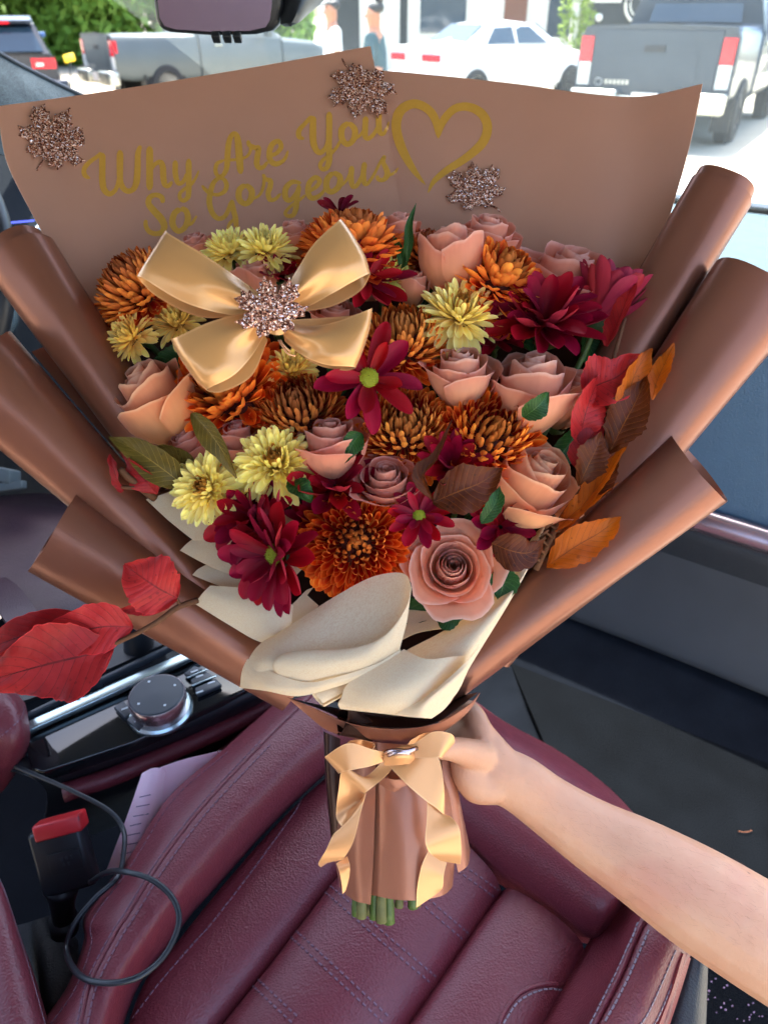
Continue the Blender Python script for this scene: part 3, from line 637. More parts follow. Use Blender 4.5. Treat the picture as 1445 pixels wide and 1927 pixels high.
# seat belt buckle
bk = thing('belt_buckle', 'black seat belt buckle with red release button beside the console', 'seat belt buckle', P(120, 1745, .82))
def bx_px(name, c, d, ux, uy, hx, hy, hz, mat, bevel=.002):
    ax = (RIGHT * ux[0] - UP * ux[1]).normalized(); ay = (RIGHT * uy[0] - UP * uy[1]); ay = (ay - ax * ay.dot(ax)).normalized(); az = ax.cross(ay)
    k = ppm(d); return box(name, P(*c, d), ax * hx * k, ay * hy * k, az * hz, mat, bk, bevel=bevel)
bx_px('buckle_body', (122, 1612), .80, (.965, -.26), (.2, .98), 50, 62, .011, M_dark, .005)
bx_px('release_button', (115, 1553), .795, (.965, -.26), (.25, .97), 46, 16, .0105, M_redp, .003)
bx_px('button_slot', (122, 1547), .787, (.965, -.26), (.25, .97), 30, 5, .002, M_lea_red, .001)
bx_px('label_panel', (124, 1622), .7875, (.965, -.26), (.2, .98), 31, 20, .0006, M_cable, .0003)
for x, y, w in ((117, 1618, 5), (126, 1615, 6), (135, 1612, 4), (121, 1627, 5), (130, 1625, 4)): bx_px('embossed_mark', (x, y), .7866, (.965, -.26), (.2, .98), w * .4, 3, .0004, M_button, .0002)
tube('stalk', [P(118, 1665, .805), P(118, 1700, .815), P(122, 1745, .83)], [.019, .013, .012], M_dark, bk, n=8, seg=12)
tube('stalk_collar', [P(120, 1730, .822), P(122, 1748, .83)], .016, M_dark, bk, seg=14)
# charging cable looped over the bolster
zb = lambda x, y, z: PZ(x, y, z)
cab = tube('charging_cable', [zb(25, 1440, .80), zb(60, 1455, .80), zb(140, 1490, .80), zb(205, 1525, .79), zb(232, 1560, .78), zb(234, 1600, .79), zb(222, 1650, .815), zb(180, 1690, .81), zb(140, 1740, .80), zb(126, 1790, .79), zb(150, 1835, .835), zb(200, 1850, .85), zb(262, 1838, .855), zb(312, 1795, .85), zb(337, 1735, .852), zb(325, 1690, .855), zb(285, 1655, .858), zb(232, 1640, .85), zb(200, 1642, .82), zb(170, 1660, .78)], .0026, M_cable, n=110, seg=8)
tag(cab, 'thin black cable looping over the stitched seat bolster', 'cable')
# pink receipt stuffed between console and seat
pp = thing('pink_receipt', 'folded pink paper slip with printed lines between console and seat', 'paper slip', P(280, 1600, .84))
pk = sheet('front_fold', [[(200, 1640, .82), (238, 1540, .82), (268, 1455, .82)], [(230, 1640, .815), (262, 1540, .815), (286, 1446, .815)], [(262, 1640, .82), (280, 1545, .82), (303, 1446, .82)], [(285, 1640, .84), (300, 1545, .84), (312, 1452, .835)]], M_pink, pp, nu=12, nv=14, thick=.0003)
sheet('back_fold', [[(262, 1640, .845), (284, 1540, .84), (302, 1444, .835)], [(330, 1600, .86), (340, 1520, .85), (350, 1428, .845)], [(400, 1560, .88), (410, 1480, .87), (425, 1411, .86)]], M_pink, pp, nu=12, nv=14, thick=.0003)
b = bvh_of(pk); V, Fc = [], []
for k in range(7):
    y = 1500 + k * 18; x0 = 258 - k * 6; L_ = [hit(b, x0 + 6 + t * (20 + 4 * (k % 3)), y - t * 5, .0005)[0] for t in (0, .5, 1)]
    if all(p is not None for p in L_): tube_vf(L_, .0007, 4, V=V, Fc=Fc)
if V: tag(obj('printed_lines', V, Fc, M_print, pp), kind='stuff')
wb = thing('paper_pack', 'small white folded paper pack beyond the driver seat', 'paper pack', P(10, 905, 1.25))
box('pack', P(4, 893, 1.25), RIGHT * .024 - UP * .005, UP * .012, FWD * .02, M_pot, wb, bevel=.003)
box('flap', P(22, 915, 1.243), RIGHT * .022 + UP * .003, UP * .007, FWD * .01, M_pot, wb, bevel=.002)
# ---------------------------------------------------------------- bouquet wrap: paper, tissue, lettering
wrap = thing('bouquet_wrap', 'copper paper bouquet wrap with gold lettering and rolled paper cones', 'bouquet wrap', P(745, 1680, .60))
shL = sheet('back_sheet', [[(-4, 200, .645), (12, 300, .635), (60, 400, .632), (120, 510, .638), (182, 625, .65)],
      [(90, 188, .668), (110, 300, .66), (160, 400, .658), (210, 500, .66), (260, 600, .665)],
      [(240, 166, .685), (260, 290, .675), (290, 400, .67), (320, 500, .665), (360, 600, .66)],
      [(460, 130, .70), (470, 260, .692), (490, 380, .687), (500, 480, .68), (520, 580, .67)],
      [(697, 87, .705), (722, 210, .697), (740, 310, .692), (760, 420, .687), (790, 560, .68)]], M_paper_back, wrap, nu=26, nv=34, thick=.0005)
shR = sheet('back_sheet', [[(660, 128, .715), (690, 250, .707), (710, 350, .70), (730, 450, .695), (760, 580, .685)],
      [(800, 140, .713), (810, 250, .705), (820, 350, .70), (830, 450, .695), (850, 580, .685)],
      [(960, 157, .70), (965, 260, .692), (970, 360, .687), (975, 460, .68), (985, 580, .67)],
      [(1120, 178, .675), (1115, 280, .667), (1110, 380, .66), (1105, 470, .655), (1095, 580, .65)],
      [(1215, 181, .66), (1205, 290, .655), (1190, 390, .652), (1170, 490, .65), (1150, 580, .652)],
      [(1321, 158, .63), (1298, 270, .63), (1266, 385, .632), (1230, 490, .636), (1188, 610, .645)]], M_paper_back, wrap, nu=26, nv=38, thick=.0005)
def cone(name, A, B, ra, rb, mat=M_paper, a0=0, sweep=330, tilt=0, tphi=0, bend=0, n=18, seg=40, spiral=.0, thick=.0005, flat=1.0):
    """a rolled paper tube from mouth A to its narrow end B, (px,py,depth); radii in pixels; the mouth is cut at a slant"""
    a, b_ = P(*A), P(*B); ax = (b_ - a).normalized(); s, u = frame(ax, -FWD)       # u faces the camera side
    rows = []
    for i in range(n):
        t = i / (n - 1); c = a.lerp(b_, t) + (s * (bend * math.sin(math.pi * t))); r = (ra + (rb - ra) * t) * ppm(A[2] + (B[2] - A[2]) * t); row = []
        for j in range(seg + 1):
            ph = R(a0 + sweep * j / seg); k = 1 + spiral * (j / seg)
            off = ax * (tilt * ra * ppm(A[2]) * math.cos(ph - R(tphi)) * (1 - t) ** 2)
            q_ = ph + R(20); sq = 1 if mat is M_tissue else 1.04 / (abs(math.cos(q_)) ** 2.7 + abs(math.sin(q_)) ** 2.7) ** (1 / 2.7); k *= sq * (1 + .025 * math.sin(3 * ph + 5 * t))
            row.append(c + (s * math.cos(ph) + u * math.sin(ph) * flat) * (r * k) + off)
        rows.append(row)
    V, Fc, uv = grid(rows); return obj(name, V, Fc, mat, wrap, uv, thick=thick)
# left side, from the back sheet down
cone('rolled_cone', (40, 482, .60), (330, 905, .615), 56, 40, a0=-90, sweep=430, tilt=-.06, tphi=90, spiral=.12)
cone('rolled_layer', (26, 462, .60), (330, 905, .617), 52, 38, a0=-90, sweep=360, tilt=-.06, tphi=90)
cone('rolled_cone', (-40, 690, .575), (410, 1140, .60), 76, 32, a0=-90, sweep=420, tilt=.35, tphi=70, spiral=.08)
cone('rolled_cone', (108, 988, .585), (560, 1292, .60), 84, 46, a0=-90, sweep=360, tilt=.34, tphi=80, spiral=.0)
sheet('side_sheet', [[(60, 662, .625), (160, 780, .63), (300, 940, .64)], [(90, 652, .63), (200, 780, .635), (330, 930, .645)], [(140, 650, .64), (240, 760, .645), (360, 900, .65)]], M_paper, wrap, nu=8, nv=8)
# right side
cone('rolled_cone', (1352, 366, .60), (1125, 760, .62), 54, 48, a0=-90, sweep=430, tilt=-.05, tphi=90, spiral=.10)
cone('rolled_layer', (1362, 348, .60), (1125, 760, .622), 52, 46, a0=-90, sweep=360, tilt=-.05, tphi=90)
cone('rolled_cone', (1420, 548, .575), (925, 1232, .605), 84, 34, a0=-90, sweep=400, tilt=-.02, tphi=90, spiral=.06)
cone('rolled_cone', (1316, 880, .56), (815, 1302, .598), 74, 36, a0=-90, sweep=360, tilt=.32, tphi=95, spiral=.0)
sheet('side_sheet', [[(1240, 400, .655), (1180, 600, .66), (1120, 800, .665)], [(1268, 402, .65), (1200, 610, .655), (1140, 800, .66)], [(1295, 418, .645), (1220, 620, .65), (1160, 810, .655)]], M_paper, wrap, nu=8, nv=8)
# dark bowl behind the flowers
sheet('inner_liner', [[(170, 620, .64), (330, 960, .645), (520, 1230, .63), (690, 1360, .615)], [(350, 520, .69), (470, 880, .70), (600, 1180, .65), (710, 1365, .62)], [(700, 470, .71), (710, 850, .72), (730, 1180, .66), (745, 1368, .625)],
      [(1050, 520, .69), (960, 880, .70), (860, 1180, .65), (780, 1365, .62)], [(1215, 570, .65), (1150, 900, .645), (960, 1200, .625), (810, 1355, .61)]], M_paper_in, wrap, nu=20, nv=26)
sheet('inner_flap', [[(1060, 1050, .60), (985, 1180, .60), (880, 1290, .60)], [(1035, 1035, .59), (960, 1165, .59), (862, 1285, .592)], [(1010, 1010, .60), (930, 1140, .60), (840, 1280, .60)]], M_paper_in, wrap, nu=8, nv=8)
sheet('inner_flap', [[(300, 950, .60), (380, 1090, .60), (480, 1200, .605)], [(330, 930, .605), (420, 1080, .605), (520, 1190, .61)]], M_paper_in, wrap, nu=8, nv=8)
# collar below the tissue
sheet('collar', [[(540, 1312, .565), (575, 1342, .56), (620, 1376, .565), (690, 1396, .575)], [(590, 1332, .55), (630, 1358, .55), (680, 1385, .557), (722, 1400, .57)], [(660, 1362, .537), (690, 1372, .542), (720, 1388, .552), (742, 1402, .566)],
      [(740, 1372, .535), (748, 1380, .54), (754, 1392, .55), (758, 1402, .566)], [(820, 1362, .540), (806, 1374, .545), (786, 1390, .555), (772, 1402, .568)], [(880, 1328, .552), (856, 1356, .555), (816, 1384, .56), (784, 1402, .572)], [(903, 1304, .565), (880, 1340, .565), (836, 1376, .568), (794, 1400, .578)]], M_paper_handle, wrap, nu=16, nv=40)
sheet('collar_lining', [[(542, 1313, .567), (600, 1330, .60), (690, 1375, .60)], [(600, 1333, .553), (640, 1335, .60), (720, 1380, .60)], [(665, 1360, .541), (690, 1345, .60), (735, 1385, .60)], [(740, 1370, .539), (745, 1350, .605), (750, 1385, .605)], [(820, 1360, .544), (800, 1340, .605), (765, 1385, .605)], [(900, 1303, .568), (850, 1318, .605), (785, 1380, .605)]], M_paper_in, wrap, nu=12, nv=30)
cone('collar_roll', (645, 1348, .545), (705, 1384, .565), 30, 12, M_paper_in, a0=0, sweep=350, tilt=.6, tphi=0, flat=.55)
# handle tube and flaps
def tubesheet(name, rows_, mat, nu=16, nv=24): return sheet(name, rows_, mat, wrap, nu=nu, nv=nv)
tubesheet('handle_sheet', [[(672, 1395, .575), (660, 1500, .572), (655, 1600, .572), (655, 1684, .574)], [(700, 1395, .561), (700, 1500, .556), (698, 1600, .553), (697, 1684, .553)], [(720, 1398, .556), (728, 1500, .545), (735, 1600, .541), (738, 1692, .541)], [(755, 1400, .552), (768, 1500, .541), (778, 1600, .537), (782, 1694, .537)], [(785, 1398, .556), (810, 1500, .55), (822, 1600, .548), (830, 1686, .548)], [(805, 1396, .568), (842, 1500, .572), (852, 1600, .575), (850, 1670, .578)], [(800, 1396, .60), (850, 1500, .62), (856, 1600, .63), (850, 1660, .635)]], M_paper_handle)
tubesheet('handle_sheet', [[(707, 1396, .5575), (706, 1500, .5495), (703, 1600, .5465), (697, 1702, .5465)], [(690, 1396, .56), (676, 1500, .556), (668, 1600, .556), (668, 1695, .558)], [(678, 1394, .57), (650, 1500, .573), (640, 1600, .58), (648, 1680, .585)], [(680, 1394, .60), (640, 1500, .62), (630, 1600, .63), (640, 1670, .635)]], M_paper_handle)
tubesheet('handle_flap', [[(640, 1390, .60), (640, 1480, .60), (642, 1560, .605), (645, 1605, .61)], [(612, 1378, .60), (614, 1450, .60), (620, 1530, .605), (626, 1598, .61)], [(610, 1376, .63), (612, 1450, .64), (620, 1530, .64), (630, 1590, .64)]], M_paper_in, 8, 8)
tubesheet('handle_flap', [[(830, 1420, .585), (836, 1500, .58), (846, 1570, .582), (862, 1642, .585)], [(846, 1425, .592), (862, 1500, .59), (872, 1570, .59), (880, 1628, .592)], [(838, 1425, .62), (862, 1500, .63), (878, 1570, .63), (884, 1600, .63)]], M_paper_handle, 10, 10)
# crinkles below the knot
sheet('paper_crease', [[(705, 1462, .548), (716, 1450, .545), (728, 1462, .543)], [(715, 1475, .543), (722, 1462, .537), (742, 1484, .536)], [(740, 1490, .541), (746, 1468, .534), (770, 1476, .538)], [(762, 1480, .545), (770, 1462, .54), (790, 1470, .546)]], M_paper_handle, wrap, nu=8, nv=12)

# tissue
def tis(name, s, nu=18, nv=30): return sheet(name, s, M_tissue, wrap, nu=nu, nv=nv, thick=.0003)
tis('tissue_layer', [[(275, 940, .575), (318, 926, .58), (380, 900, .59)], [(330, 990, .573), (370, 965, .578), (440, 930, .588)], [(400, 1040, .572), (440, 1005, .577), (520, 960, .585)], [(500, 1085, .57), (540, 1040, .575), (590, 1000, .58)]])
tis('tissue_layer', [[(339, 1036, .568), (358, 1018, .572), (400, 990, .58)], [(400, 1068, .567), (430, 1042, .571), (480, 1010, .578)], [(470, 1092, .566), (500, 1065, .57), (540, 1030, .576)], [(540, 1105, .565), (560, 1080, .57), (590, 1050, .575)]])
tis('tissue_layer', [[(362, 1082, .564), (378, 1068, .568), (420, 1050, .575)], [(420, 1105, .563), (440, 1085, .567), (480, 1060, .573)], [(490, 1125, .562), (520, 1100, .566), (560, 1070, .572)]])
tis('tissue_layer', [[(367, 1136, .552), (382, 1116, .551), (396, 1102, .553)], [(430, 1175, .546), (446, 1140, .543), (455, 1106, .548)], [(490, 1208, .545), (505, 1160, .54), (512, 1112, .548)], [(540, 1210, .548), (548, 1175, .546), (552, 1140, .553)]])
tis('tissue_layer', [[(520, 1215, .56), (560, 1180, .56), (600, 1140, .565)], [(500, 1190, .562), (540, 1150, .563), (575, 1115, .568)], [(552, 1148, .565), (570, 1130, .566), (590, 1105, .57)]])
# front fold: inside of the big loop, its turned front, the roll at its foot
tis('front_fold', [[(452, 1292, .535), (470, 1238, .528), (492, 1210, .535), (520, 1194, .545)], [(480, 1296, .522), (500, 1246, .512), (530, 1212, .522), (560, 1168, .54)], [(540, 1300, .514), (545, 1256, .506), (575, 1222, .518), (628, 1124, .537)],
     [(600, 1296, .512), (600, 1262, .506), (632, 1228, .518), (690, 1090, .535)], [(670, 1270, .513), (668, 1248, .508), (690, 1216, .517), (735, 1078, .53)], [(730, 1246, .516), (730, 1226, .511), (742, 1190, .514), (764, 1082, .522)], [(752, 1226, .518), (754, 1208, .513), (762, 1170, .511), (774, 1106, .513)]], 34, 44)
tis('front_fold', [[(774, 1104, .5125), (766, 1165, .508), (756, 1206, .508), (750, 1228, .514)], [(766, 1140, .508), (740, 1186, .503), (724, 1222, .502), (716, 1248, .508)], [(735, 1190, .506), (700, 1212, .500), (682, 1240, .497), (672, 1262, .502)], [(680, 1219, .506), (640, 1224, .500), (615, 1248, .496), (604, 1276, .500)],
     [(610, 1221, .509), (580, 1226, .502), (556, 1250, .499), (566, 1286, .503)], [(560, 1226, .513), (535, 1230, .507), (518, 1250, .504), (535, 1280, .505)], [(530, 1236, .516), (518, 1240, .512), (514, 1256, .508), (524, 1272, .508)]], 20, 44)
tis('front_fold', [[(452, 1294, .536), (456, 1262, .529), (466, 1240, .528)], [(500, 1300, .510), (505, 1290, .506), (520, 1268, .506)], [(560, 1310, .503), (566, 1298, .500), (580, 1284, .500)], [(620, 1296, .502), (630, 1285, .499), (640, 1272, .499)], [(690, 1272, .505), (700, 1262, .503), (706, 1250, .504)], [(750, 1238, .512), (752, 1232, .511), (754, 1222, .512)]], 10, 40)
cone('tissue_roll', (598, 1316, .508), (690, 1272, .53), 17, 12, M_tissue, a0=60, sweep=340, tilt=.4, tphi=0, flat=.6)
# long sheet that runs up the other side
tis('side_fold', [[(1030, 966, .57), (1012, 1010, .565), (990, 1050, .56), (960, 1090, .565)], [(1008, 1040, .56), (985, 1080, .552), (955, 1115, .548), (910, 1140, .556)], [(960, 1130, .545), (930, 1158, .535), (890, 1180, .533), (830, 1190, .545)], [(905, 1220, .532), (872, 1232, .520), (820, 1240, .52), (755, 1230, .535)],
     [(880, 1262, .525), (840, 1272, .508), (780, 1285, .507), (700, 1275, .522)], [(862, 1300, .52), (822, 1312, .503), (760, 1318, .502), (655, 1300, .512)], [(835, 1330, .518), (800, 1340, .503), (740, 1338, .502), (637, 1322, .508)], [(812, 1350, .52), (785, 1350, .508), (720, 1343, .507), (640, 1334, .512)]], 34, 44)
tis('side_fold', [[(640, 1322, .507), (700, 1335, .497), (770, 1342, .497), (800, 1352, .503)], [(652, 1290, .503), (710, 1318, .492), (770, 1322, .492), (806, 1330, .50)], [(690, 1262, .503), (740, 1288, .492), (790, 1290, .493), (826, 1290, .503)], [(760, 1222, .513), (800, 1240, .503), (850, 1236, .507), (880, 1232, .52)]], 24, 30)
tis('side_fold', [[(742, 1344, .496), (790, 1350, .49), (812, 1352, .502)], [(800, 1312, .492), (806, 1322, .488), (840, 1330, .505)], [(870, 1252, .50), (868, 1270, .498), (866, 1290, .512)], [(900, 1218, .52), (890, 1240, .515), (880, 1262, .522)]], 16, 24)
tis('tissue_layer', [[(745, 1210, .56), (790, 1190, .56), (860, 1180, .56)], [(760, 1160, .57), (810, 1150, .57), (880, 1140, .57)], [(770, 1130, .575), (830, 1110, .575), (900, 1100, .575)]])
tis('tissue_layer', [[(905, 1130, .57), (950, 1080, .575), (1010, 1000, .585)], [(930, 1150, .562), (975, 1100, .567), (1028, 985, .575)]], 10, 6)

# lettering on the back sheets, stroke by stroke, (x, y, width) in two enlargements of the photograph
BV = bvh_of(shL, shR)
tf1 = lambda x, y, w: (140 + .2353 * x, 180 + .2353 * y, .2353 * w)
tf2 = lambda x, y, w: (370 + .2837 * x, 180 + .2837 * y, .2837 * w)
tf3 = lambda x, y, w: (722 + .5003 * x, .5003 * y, .5003 * w)
def letter(strokes, tf, lift0=.0006):
    V, Fc = [], []
    for si, st in enumerate(strokes):
        p = cr([tf(*q) for q in st], len(st) * 7); b0 = len(V); ok = True; rows = []
        for i, q in enumerate(p):
            d = np.array(p[min(i + 1, len(p) - 1)][:2]) - np.array(p[max(i - 1, 0)][:2]); d /= (np.linalg.norm(d) + 1e-9); nrm = np.array([-d[1], d[0]]); w = max(q[2], .8) * .54
            e = w * (.35 if i in (0, len(p) - 1) else (.8 if i in (1, len(p) - 2) else 1))
            rows.append([hit(BV, q[0] + nrm[0] * k * e, q[1] + nrm[1] * k * e, lift0 + si * .00012)[0] for k in (-1, 0, 1)])
        rows = [r_ for r_ in rows if all(x is not None for x in r_)]
        for i, r_ in enumerate(rows):
            V += r_
            if i: a = b0 + 3 * i; Fc += [(a - 3, a - 2, a + 1, a), (a - 2, a - 1, a + 2, a + 1)]
    if V: obj('letter', V, Fc, M_gold, shL)
letter([[(130, 665, 18), (88, 640, 36), (82, 590, 36), (120, 540, 34), (180, 495, 30), (225, 462, 34)], [(228, 462, 46), (228, 560, 48), (228, 680, 48), (242, 755, 46), (285, 790, 40), (330, 760, 32), (352, 705, 30), (362, 640, 26)], [(370, 440, 50), (368, 580, 48), (372, 690, 44), (400, 750, 42), (440, 768, 40), (480, 745, 42), (503, 680, 48), (510, 560, 46), (512, 470, 42), (532, 402, 30)]], tf1)
letter([[(605, 408, 52), (605, 580, 52), (605, 760, 50)], [(612, 610, 20), (645, 555, 30), (690, 535, 38), (710, 575, 46), (714, 650, 46), (725, 712, 40), (755, 725, 34), (785, 690, 24)]], tf1)
letter([[(810, 520, 40), (810, 620, 42), (825, 690, 38), (850, 705, 34), (880, 680, 30), (905, 620, 28)], [(917, 508, 46), (917, 640, 44), (917, 760, 42), (910, 815, 38), (878, 843, 32), (848, 825, 30), (848, 785, 28), (885, 748, 26), (940, 710, 24), (975, 655, 20), (998, 600, 12)]], tf1)
letter([[(712, 862, 34), (700, 815, 38), (650, 797, 36), (604, 820, 42), (598, 870, 46), (640, 925, 52), (695, 985, 54), (722, 1045, 50), (705, 1090, 42), (655, 1108, 38), (600, 1088, 36), (574, 1040, 34), (575, 995, 28)]], tf1)
letter([[(850, 905, 40), (800, 950, 46), (788, 1030, 48), (830, 1085, 42), (882, 1060, 42), (910, 990, 46), (895, 925, 42), (850, 905, 40)], [(890, 1045, 20), (940, 1025, 24), (968, 985, 20), (980, 962, 14)]], tf1)
letter([[(1195, 520, 22), (1145, 545, 30), (1130, 600, 32), (1150, 645, 30), (1190, 640, 32), (1220, 580, 40), (1227, 480, 44), (1237, 380, 42), (1262, 318, 36), (1292, 312, 40), (1310, 365, 50), (1320, 480, 54), (1332, 630, 50)], [(1190, 520, 22), (1290, 515, 22), (1350, 505, 22), (1395, 475, 22), (1412, 425, 24), (1395, 375, 24)]], tf1)
letter([[(1022, 720, 18), (1050, 755, 28), (1090, 785, 26), (1150, 795, 28), (1200, 770, 34), (1220, 720, 36), (1200, 675, 30), (1160, 662, 30), (1115, 700, 36), (1090, 775, 40), (1082, 860, 42), (1105, 940, 40), (1150, 985, 36), (1200, 972, 34), (1235, 915, 34), (1256, 850, 34)], [(1258, 836, 36), (1275, 920, 40), (1292, 990, 40), (1297, 1060, 36)], [(1290, 985, 22), (1245, 1025, 26), (1228, 1075, 22)]], tf1)
letter([[(342, 298, 20), (352, 330, 28), (390, 348, 32), (412, 352, 34), (405, 405, 36), (400, 452, 36), (415, 480, 32), (445, 475, 26), (472, 440, 20)]], tf2)
letter([[(482, 402, 24), (530, 385, 26), (562, 342, 30), (545, 305, 30), (505, 322, 34), (485, 372, 36), (490, 430, 36), (525, 455, 34), (570, 438, 26), (595, 405, 20), (608, 365, 12)]], tf2)
letter([[(715, 290, 16), (682, 275, 32), (680, 235, 32), (718, 190, 26), (768, 138, 30)], [(775, 138, 38), (772, 220, 42), (775, 310, 42), (795, 365, 36), (825, 380, 32), (858, 345, 26), (874, 290, 22)], [(880, 110, 38), (880, 220, 38), (878, 340, 38), (880, 430, 38), (865, 480, 32), (835, 490, 28), (820, 465, 26), (840, 430, 24), (890, 390, 22), (930, 345, 20), (955, 300, 18)]], tf2)
letter([[(1010, 180, 30), (965, 220, 38), (965, 290, 38), (1000, 325, 34), (1040, 295, 36), (1050, 230, 38), (1010, 180, 30)], [(1045, 295, 16), (1085, 265, 18), (1115, 220, 18)]], tf2)
letter([[(1122, 140, 36), (1118, 220, 36), (1120, 275, 34), (1145, 285, 28), (1180, 250, 24), (1203, 205, 22)], [(1210, 113, 36), (1208, 190, 36), (1215, 245, 32), (1240, 255, 24), (1265, 210, 16), (1275, 175, 10)]], tf2)
letter([[(325, 590, 30), (285, 630, 38), (285, 690, 38), (325, 720, 34), (360, 690, 38), (365, 630, 38), (325, 590, 30)], [(365, 695, 16), (420, 660, 18), (445, 600, 20), (450, 522, 20)]], tf2)
letter([[(440, 522, 18), (458, 555, 26), (490, 568, 32), (488, 610, 34), (475, 650, 32), (487, 690, 30), (520, 690, 24), (560, 650, 18)]], tf2)
letter([[(695, 582, 22), (635, 575, 30), (592, 620, 36), (592, 680, 36), (622, 695, 30), (660, 650, 24), (682, 592, 22)], [(682, 595, 30), (667, 680, 34), (660, 750, 34), (640, 795, 28), (605, 800, 24), (590, 780, 22), (620, 740, 20), (690, 690, 18), (722, 660, 16)]], tf2)
letter([[(735, 642, 22), (790, 610, 26), (817, 570, 30), (790, 545, 30), (750, 580, 34), (740, 640, 36), (760, 680, 34), (800, 675, 28), (840, 640, 20), (852, 608, 14)]], tf2)
letter([[(905, 510, 30), (865, 560, 38), (865, 620, 38), (900, 640, 34), (945, 600, 38), (950, 540, 36), (905, 510, 30)], [(940, 615, 16), (990, 570, 18), (1020, 510, 18)]], tf2)
letter([[(1030, 468, 34), (1025, 550, 34), (1035, 600, 32), (1060, 600, 28), (1090, 550, 24), (1108, 500, 22)], [(1116, 443, 34), (1106, 520, 34), (1115, 585, 30), (1140, 580, 22), (1180, 520, 18), (1215, 450, 18)]], tf2)
letter([[(1180, 520, 14), (1215, 450, 18), (1245, 405, 20), (1238, 445, 28), (1256, 485, 34), (1265, 525, 36), (1240, 560, 28), (1205, 556, 26), (1198, 530, 18)], [(1262, 535, 18), (1310, 515, 18), (1338, 480, 10)]], tf2)
letter([[(157, 697, 5), (112, 640, 22), (68, 560, 32), (47, 480, 33), (62, 420, 34), (110, 392, 32), (160, 408, 30), (193, 450, 28), (206, 522, 12)], [(204, 522, 10), (222, 460, 26), (265, 412, 28), (320, 404, 30), (370, 432, 32), (390, 482, 32), (370, 540, 32), (310, 595, 28), (240, 640, 24), (190, 682, 18), (166, 727, 5)]], tf3)
# maple leaf stickers
LEAF = [(0, 1.05), (.07, .88), (.14, .90), (.17, .74), (.26, .74), (.24, .50), (.38, .60), (.42, .74), (.54, .68), (.64, .86), (.70, .66), (.88, .64), (.78, .48), (.82, .36), (.56, .22), (.70, .18), (.78, .06), (1.0, .02), (.86, -.10), (.84, -.22), (.66, -.20), (.44, -.24), (.52, -.36), (.46, -.52), (.34, -.46), (.22, -.54), (.12, -.38), (.04, -.42)]
LEAF = LEAF + [(-x, y) for x, y in reversed(LEAF[1:])]
def maple(c, size, ang, lift, parent, d=None, nrm=None, wob=.025):
    """a cut-out maple leaf standing a little off the paper, its middle domed"""
    r_ = random.Random(int(c[0])); ca, sa = math.cos(ang), math.sin(ang); h0 = None if d else hit(BV, *c, lift); rings = []
    pol = [(x * (1 + r_.uniform(-wob, wob)), y * (1 + r_.uniform(-wob, wob))) for x, y in LEAF]
    for f in (1, .66, .33):
        ring = []
        for x, y in pol:
            px, py = c[0] + size * f * (x * ca - y * sa), c[1] - size * f * (x * sa + y * ca)
            if d: ring.append(P(px, py, d + ((px - c[0]) * nrm[0] + (c[1] - py) * nrm[1]) * ppm(d)))
            else: r0 = ray(px, py); ring.append(CAMP + r0 * ((h0[0] - CAMP).dot(h0[1]) / r0.dot(h0[1])))
        rings.append(ring)
    mid = P(*c, d) if d else h0[0]; n = len(pol); V = rings[0] + [p - FWD * .0004 for p in rings[1]] + [p - FWD * .0006 for p in rings[2]] + [mid - FWD * .0006] + [p + FWD * .0014 for p in rings[0]]
    Fc = [(k * n + i, k * n + (i + 1) % n, (k + 1) * n + (i + 1) % n, (k + 1) * n + i) for k in (0, 1) for i in range(n)] + [(2 * n + i, 2 * n + (i + 1) % n, 3 * n) for i in range(n)] + [(i, 3 * n + 1 + i, 3 * n + 1 + (i + 1) % n, (i + 1) % n) for i in range(n)]
    return obj('glitter_leaf', V, Fc, M_glitter, parent, smooth=False), mid
def stalk(pts, parent): 
    q = [hit(BV, x, y, .0012)[0] for x, y in pts]
    if all(p is not None for p in q): tube('leaf_stalk', q, .0008, M_glitter, parent, n=6, seg=6)
lf, _ = maple((96, 270), 72, R(-28), .004, shL); stalk([(84, 300), (76, 312), (70, 322)], shL)
lf, _ = maple((684, 158), 66, R(165), .004, shL); stalk([(660, 132), (650, 124), (644, 112)], shL)
lf, _ = maple((896, 362), 58, R(8), .004, shR); stalk([(925, 388), (936, 394), (942, 400)], shR)
# ---------------------------------------------------------------- flowers
GOLD = math.pi * (3 - math.sqrt(5))
def petal_me(name, L, W, mat, curl=0., cup=.3, a0=0., base=.35, tip=.9, peak=.6, n=7, k=4, notch=0., twist=0.):
    """unit petal along +Y from the origin, upper face +Z; curl bends it upward along its length"""
    rows = []; y = z = 0.
    for i in range(n + 1):
        t = 1 - (1 - i / n) ** 1.7; dt = t - (1 - (1 - (i - 1) / n) ** 1.7 if i else 0); ang = a0 + curl * t
        if i: y += math.cos(ang) * L * dt; z += math.sin(ang) * L * dt
        w = W / 2 * (base + (1 - base) * math.sin(math.pi / 2 * min(1, t / peak)) if t < peak else math.sqrt(max(0, 1 - ((t - peak) / (1 - peak)) ** 2)) * (1 - tip) + tip * (1 - ((t - peak) / (1 - peak)) ** 2.2))
        w = max(w, W * .03); row = []
        for j in range(k + 1):
            s = 2 * j / k - 1; lift = cup * w * s * s
            row.append((s * w, y - math.sin(ang) * lift - notch * L * (1 - abs(s)) * (t > .95), z + math.cos(ang) * lift + twist * s * w * t))
        rows.append(row)
    V, Fc, uv = grid(rows); return mesh(name, V, Fc, mat, uv)
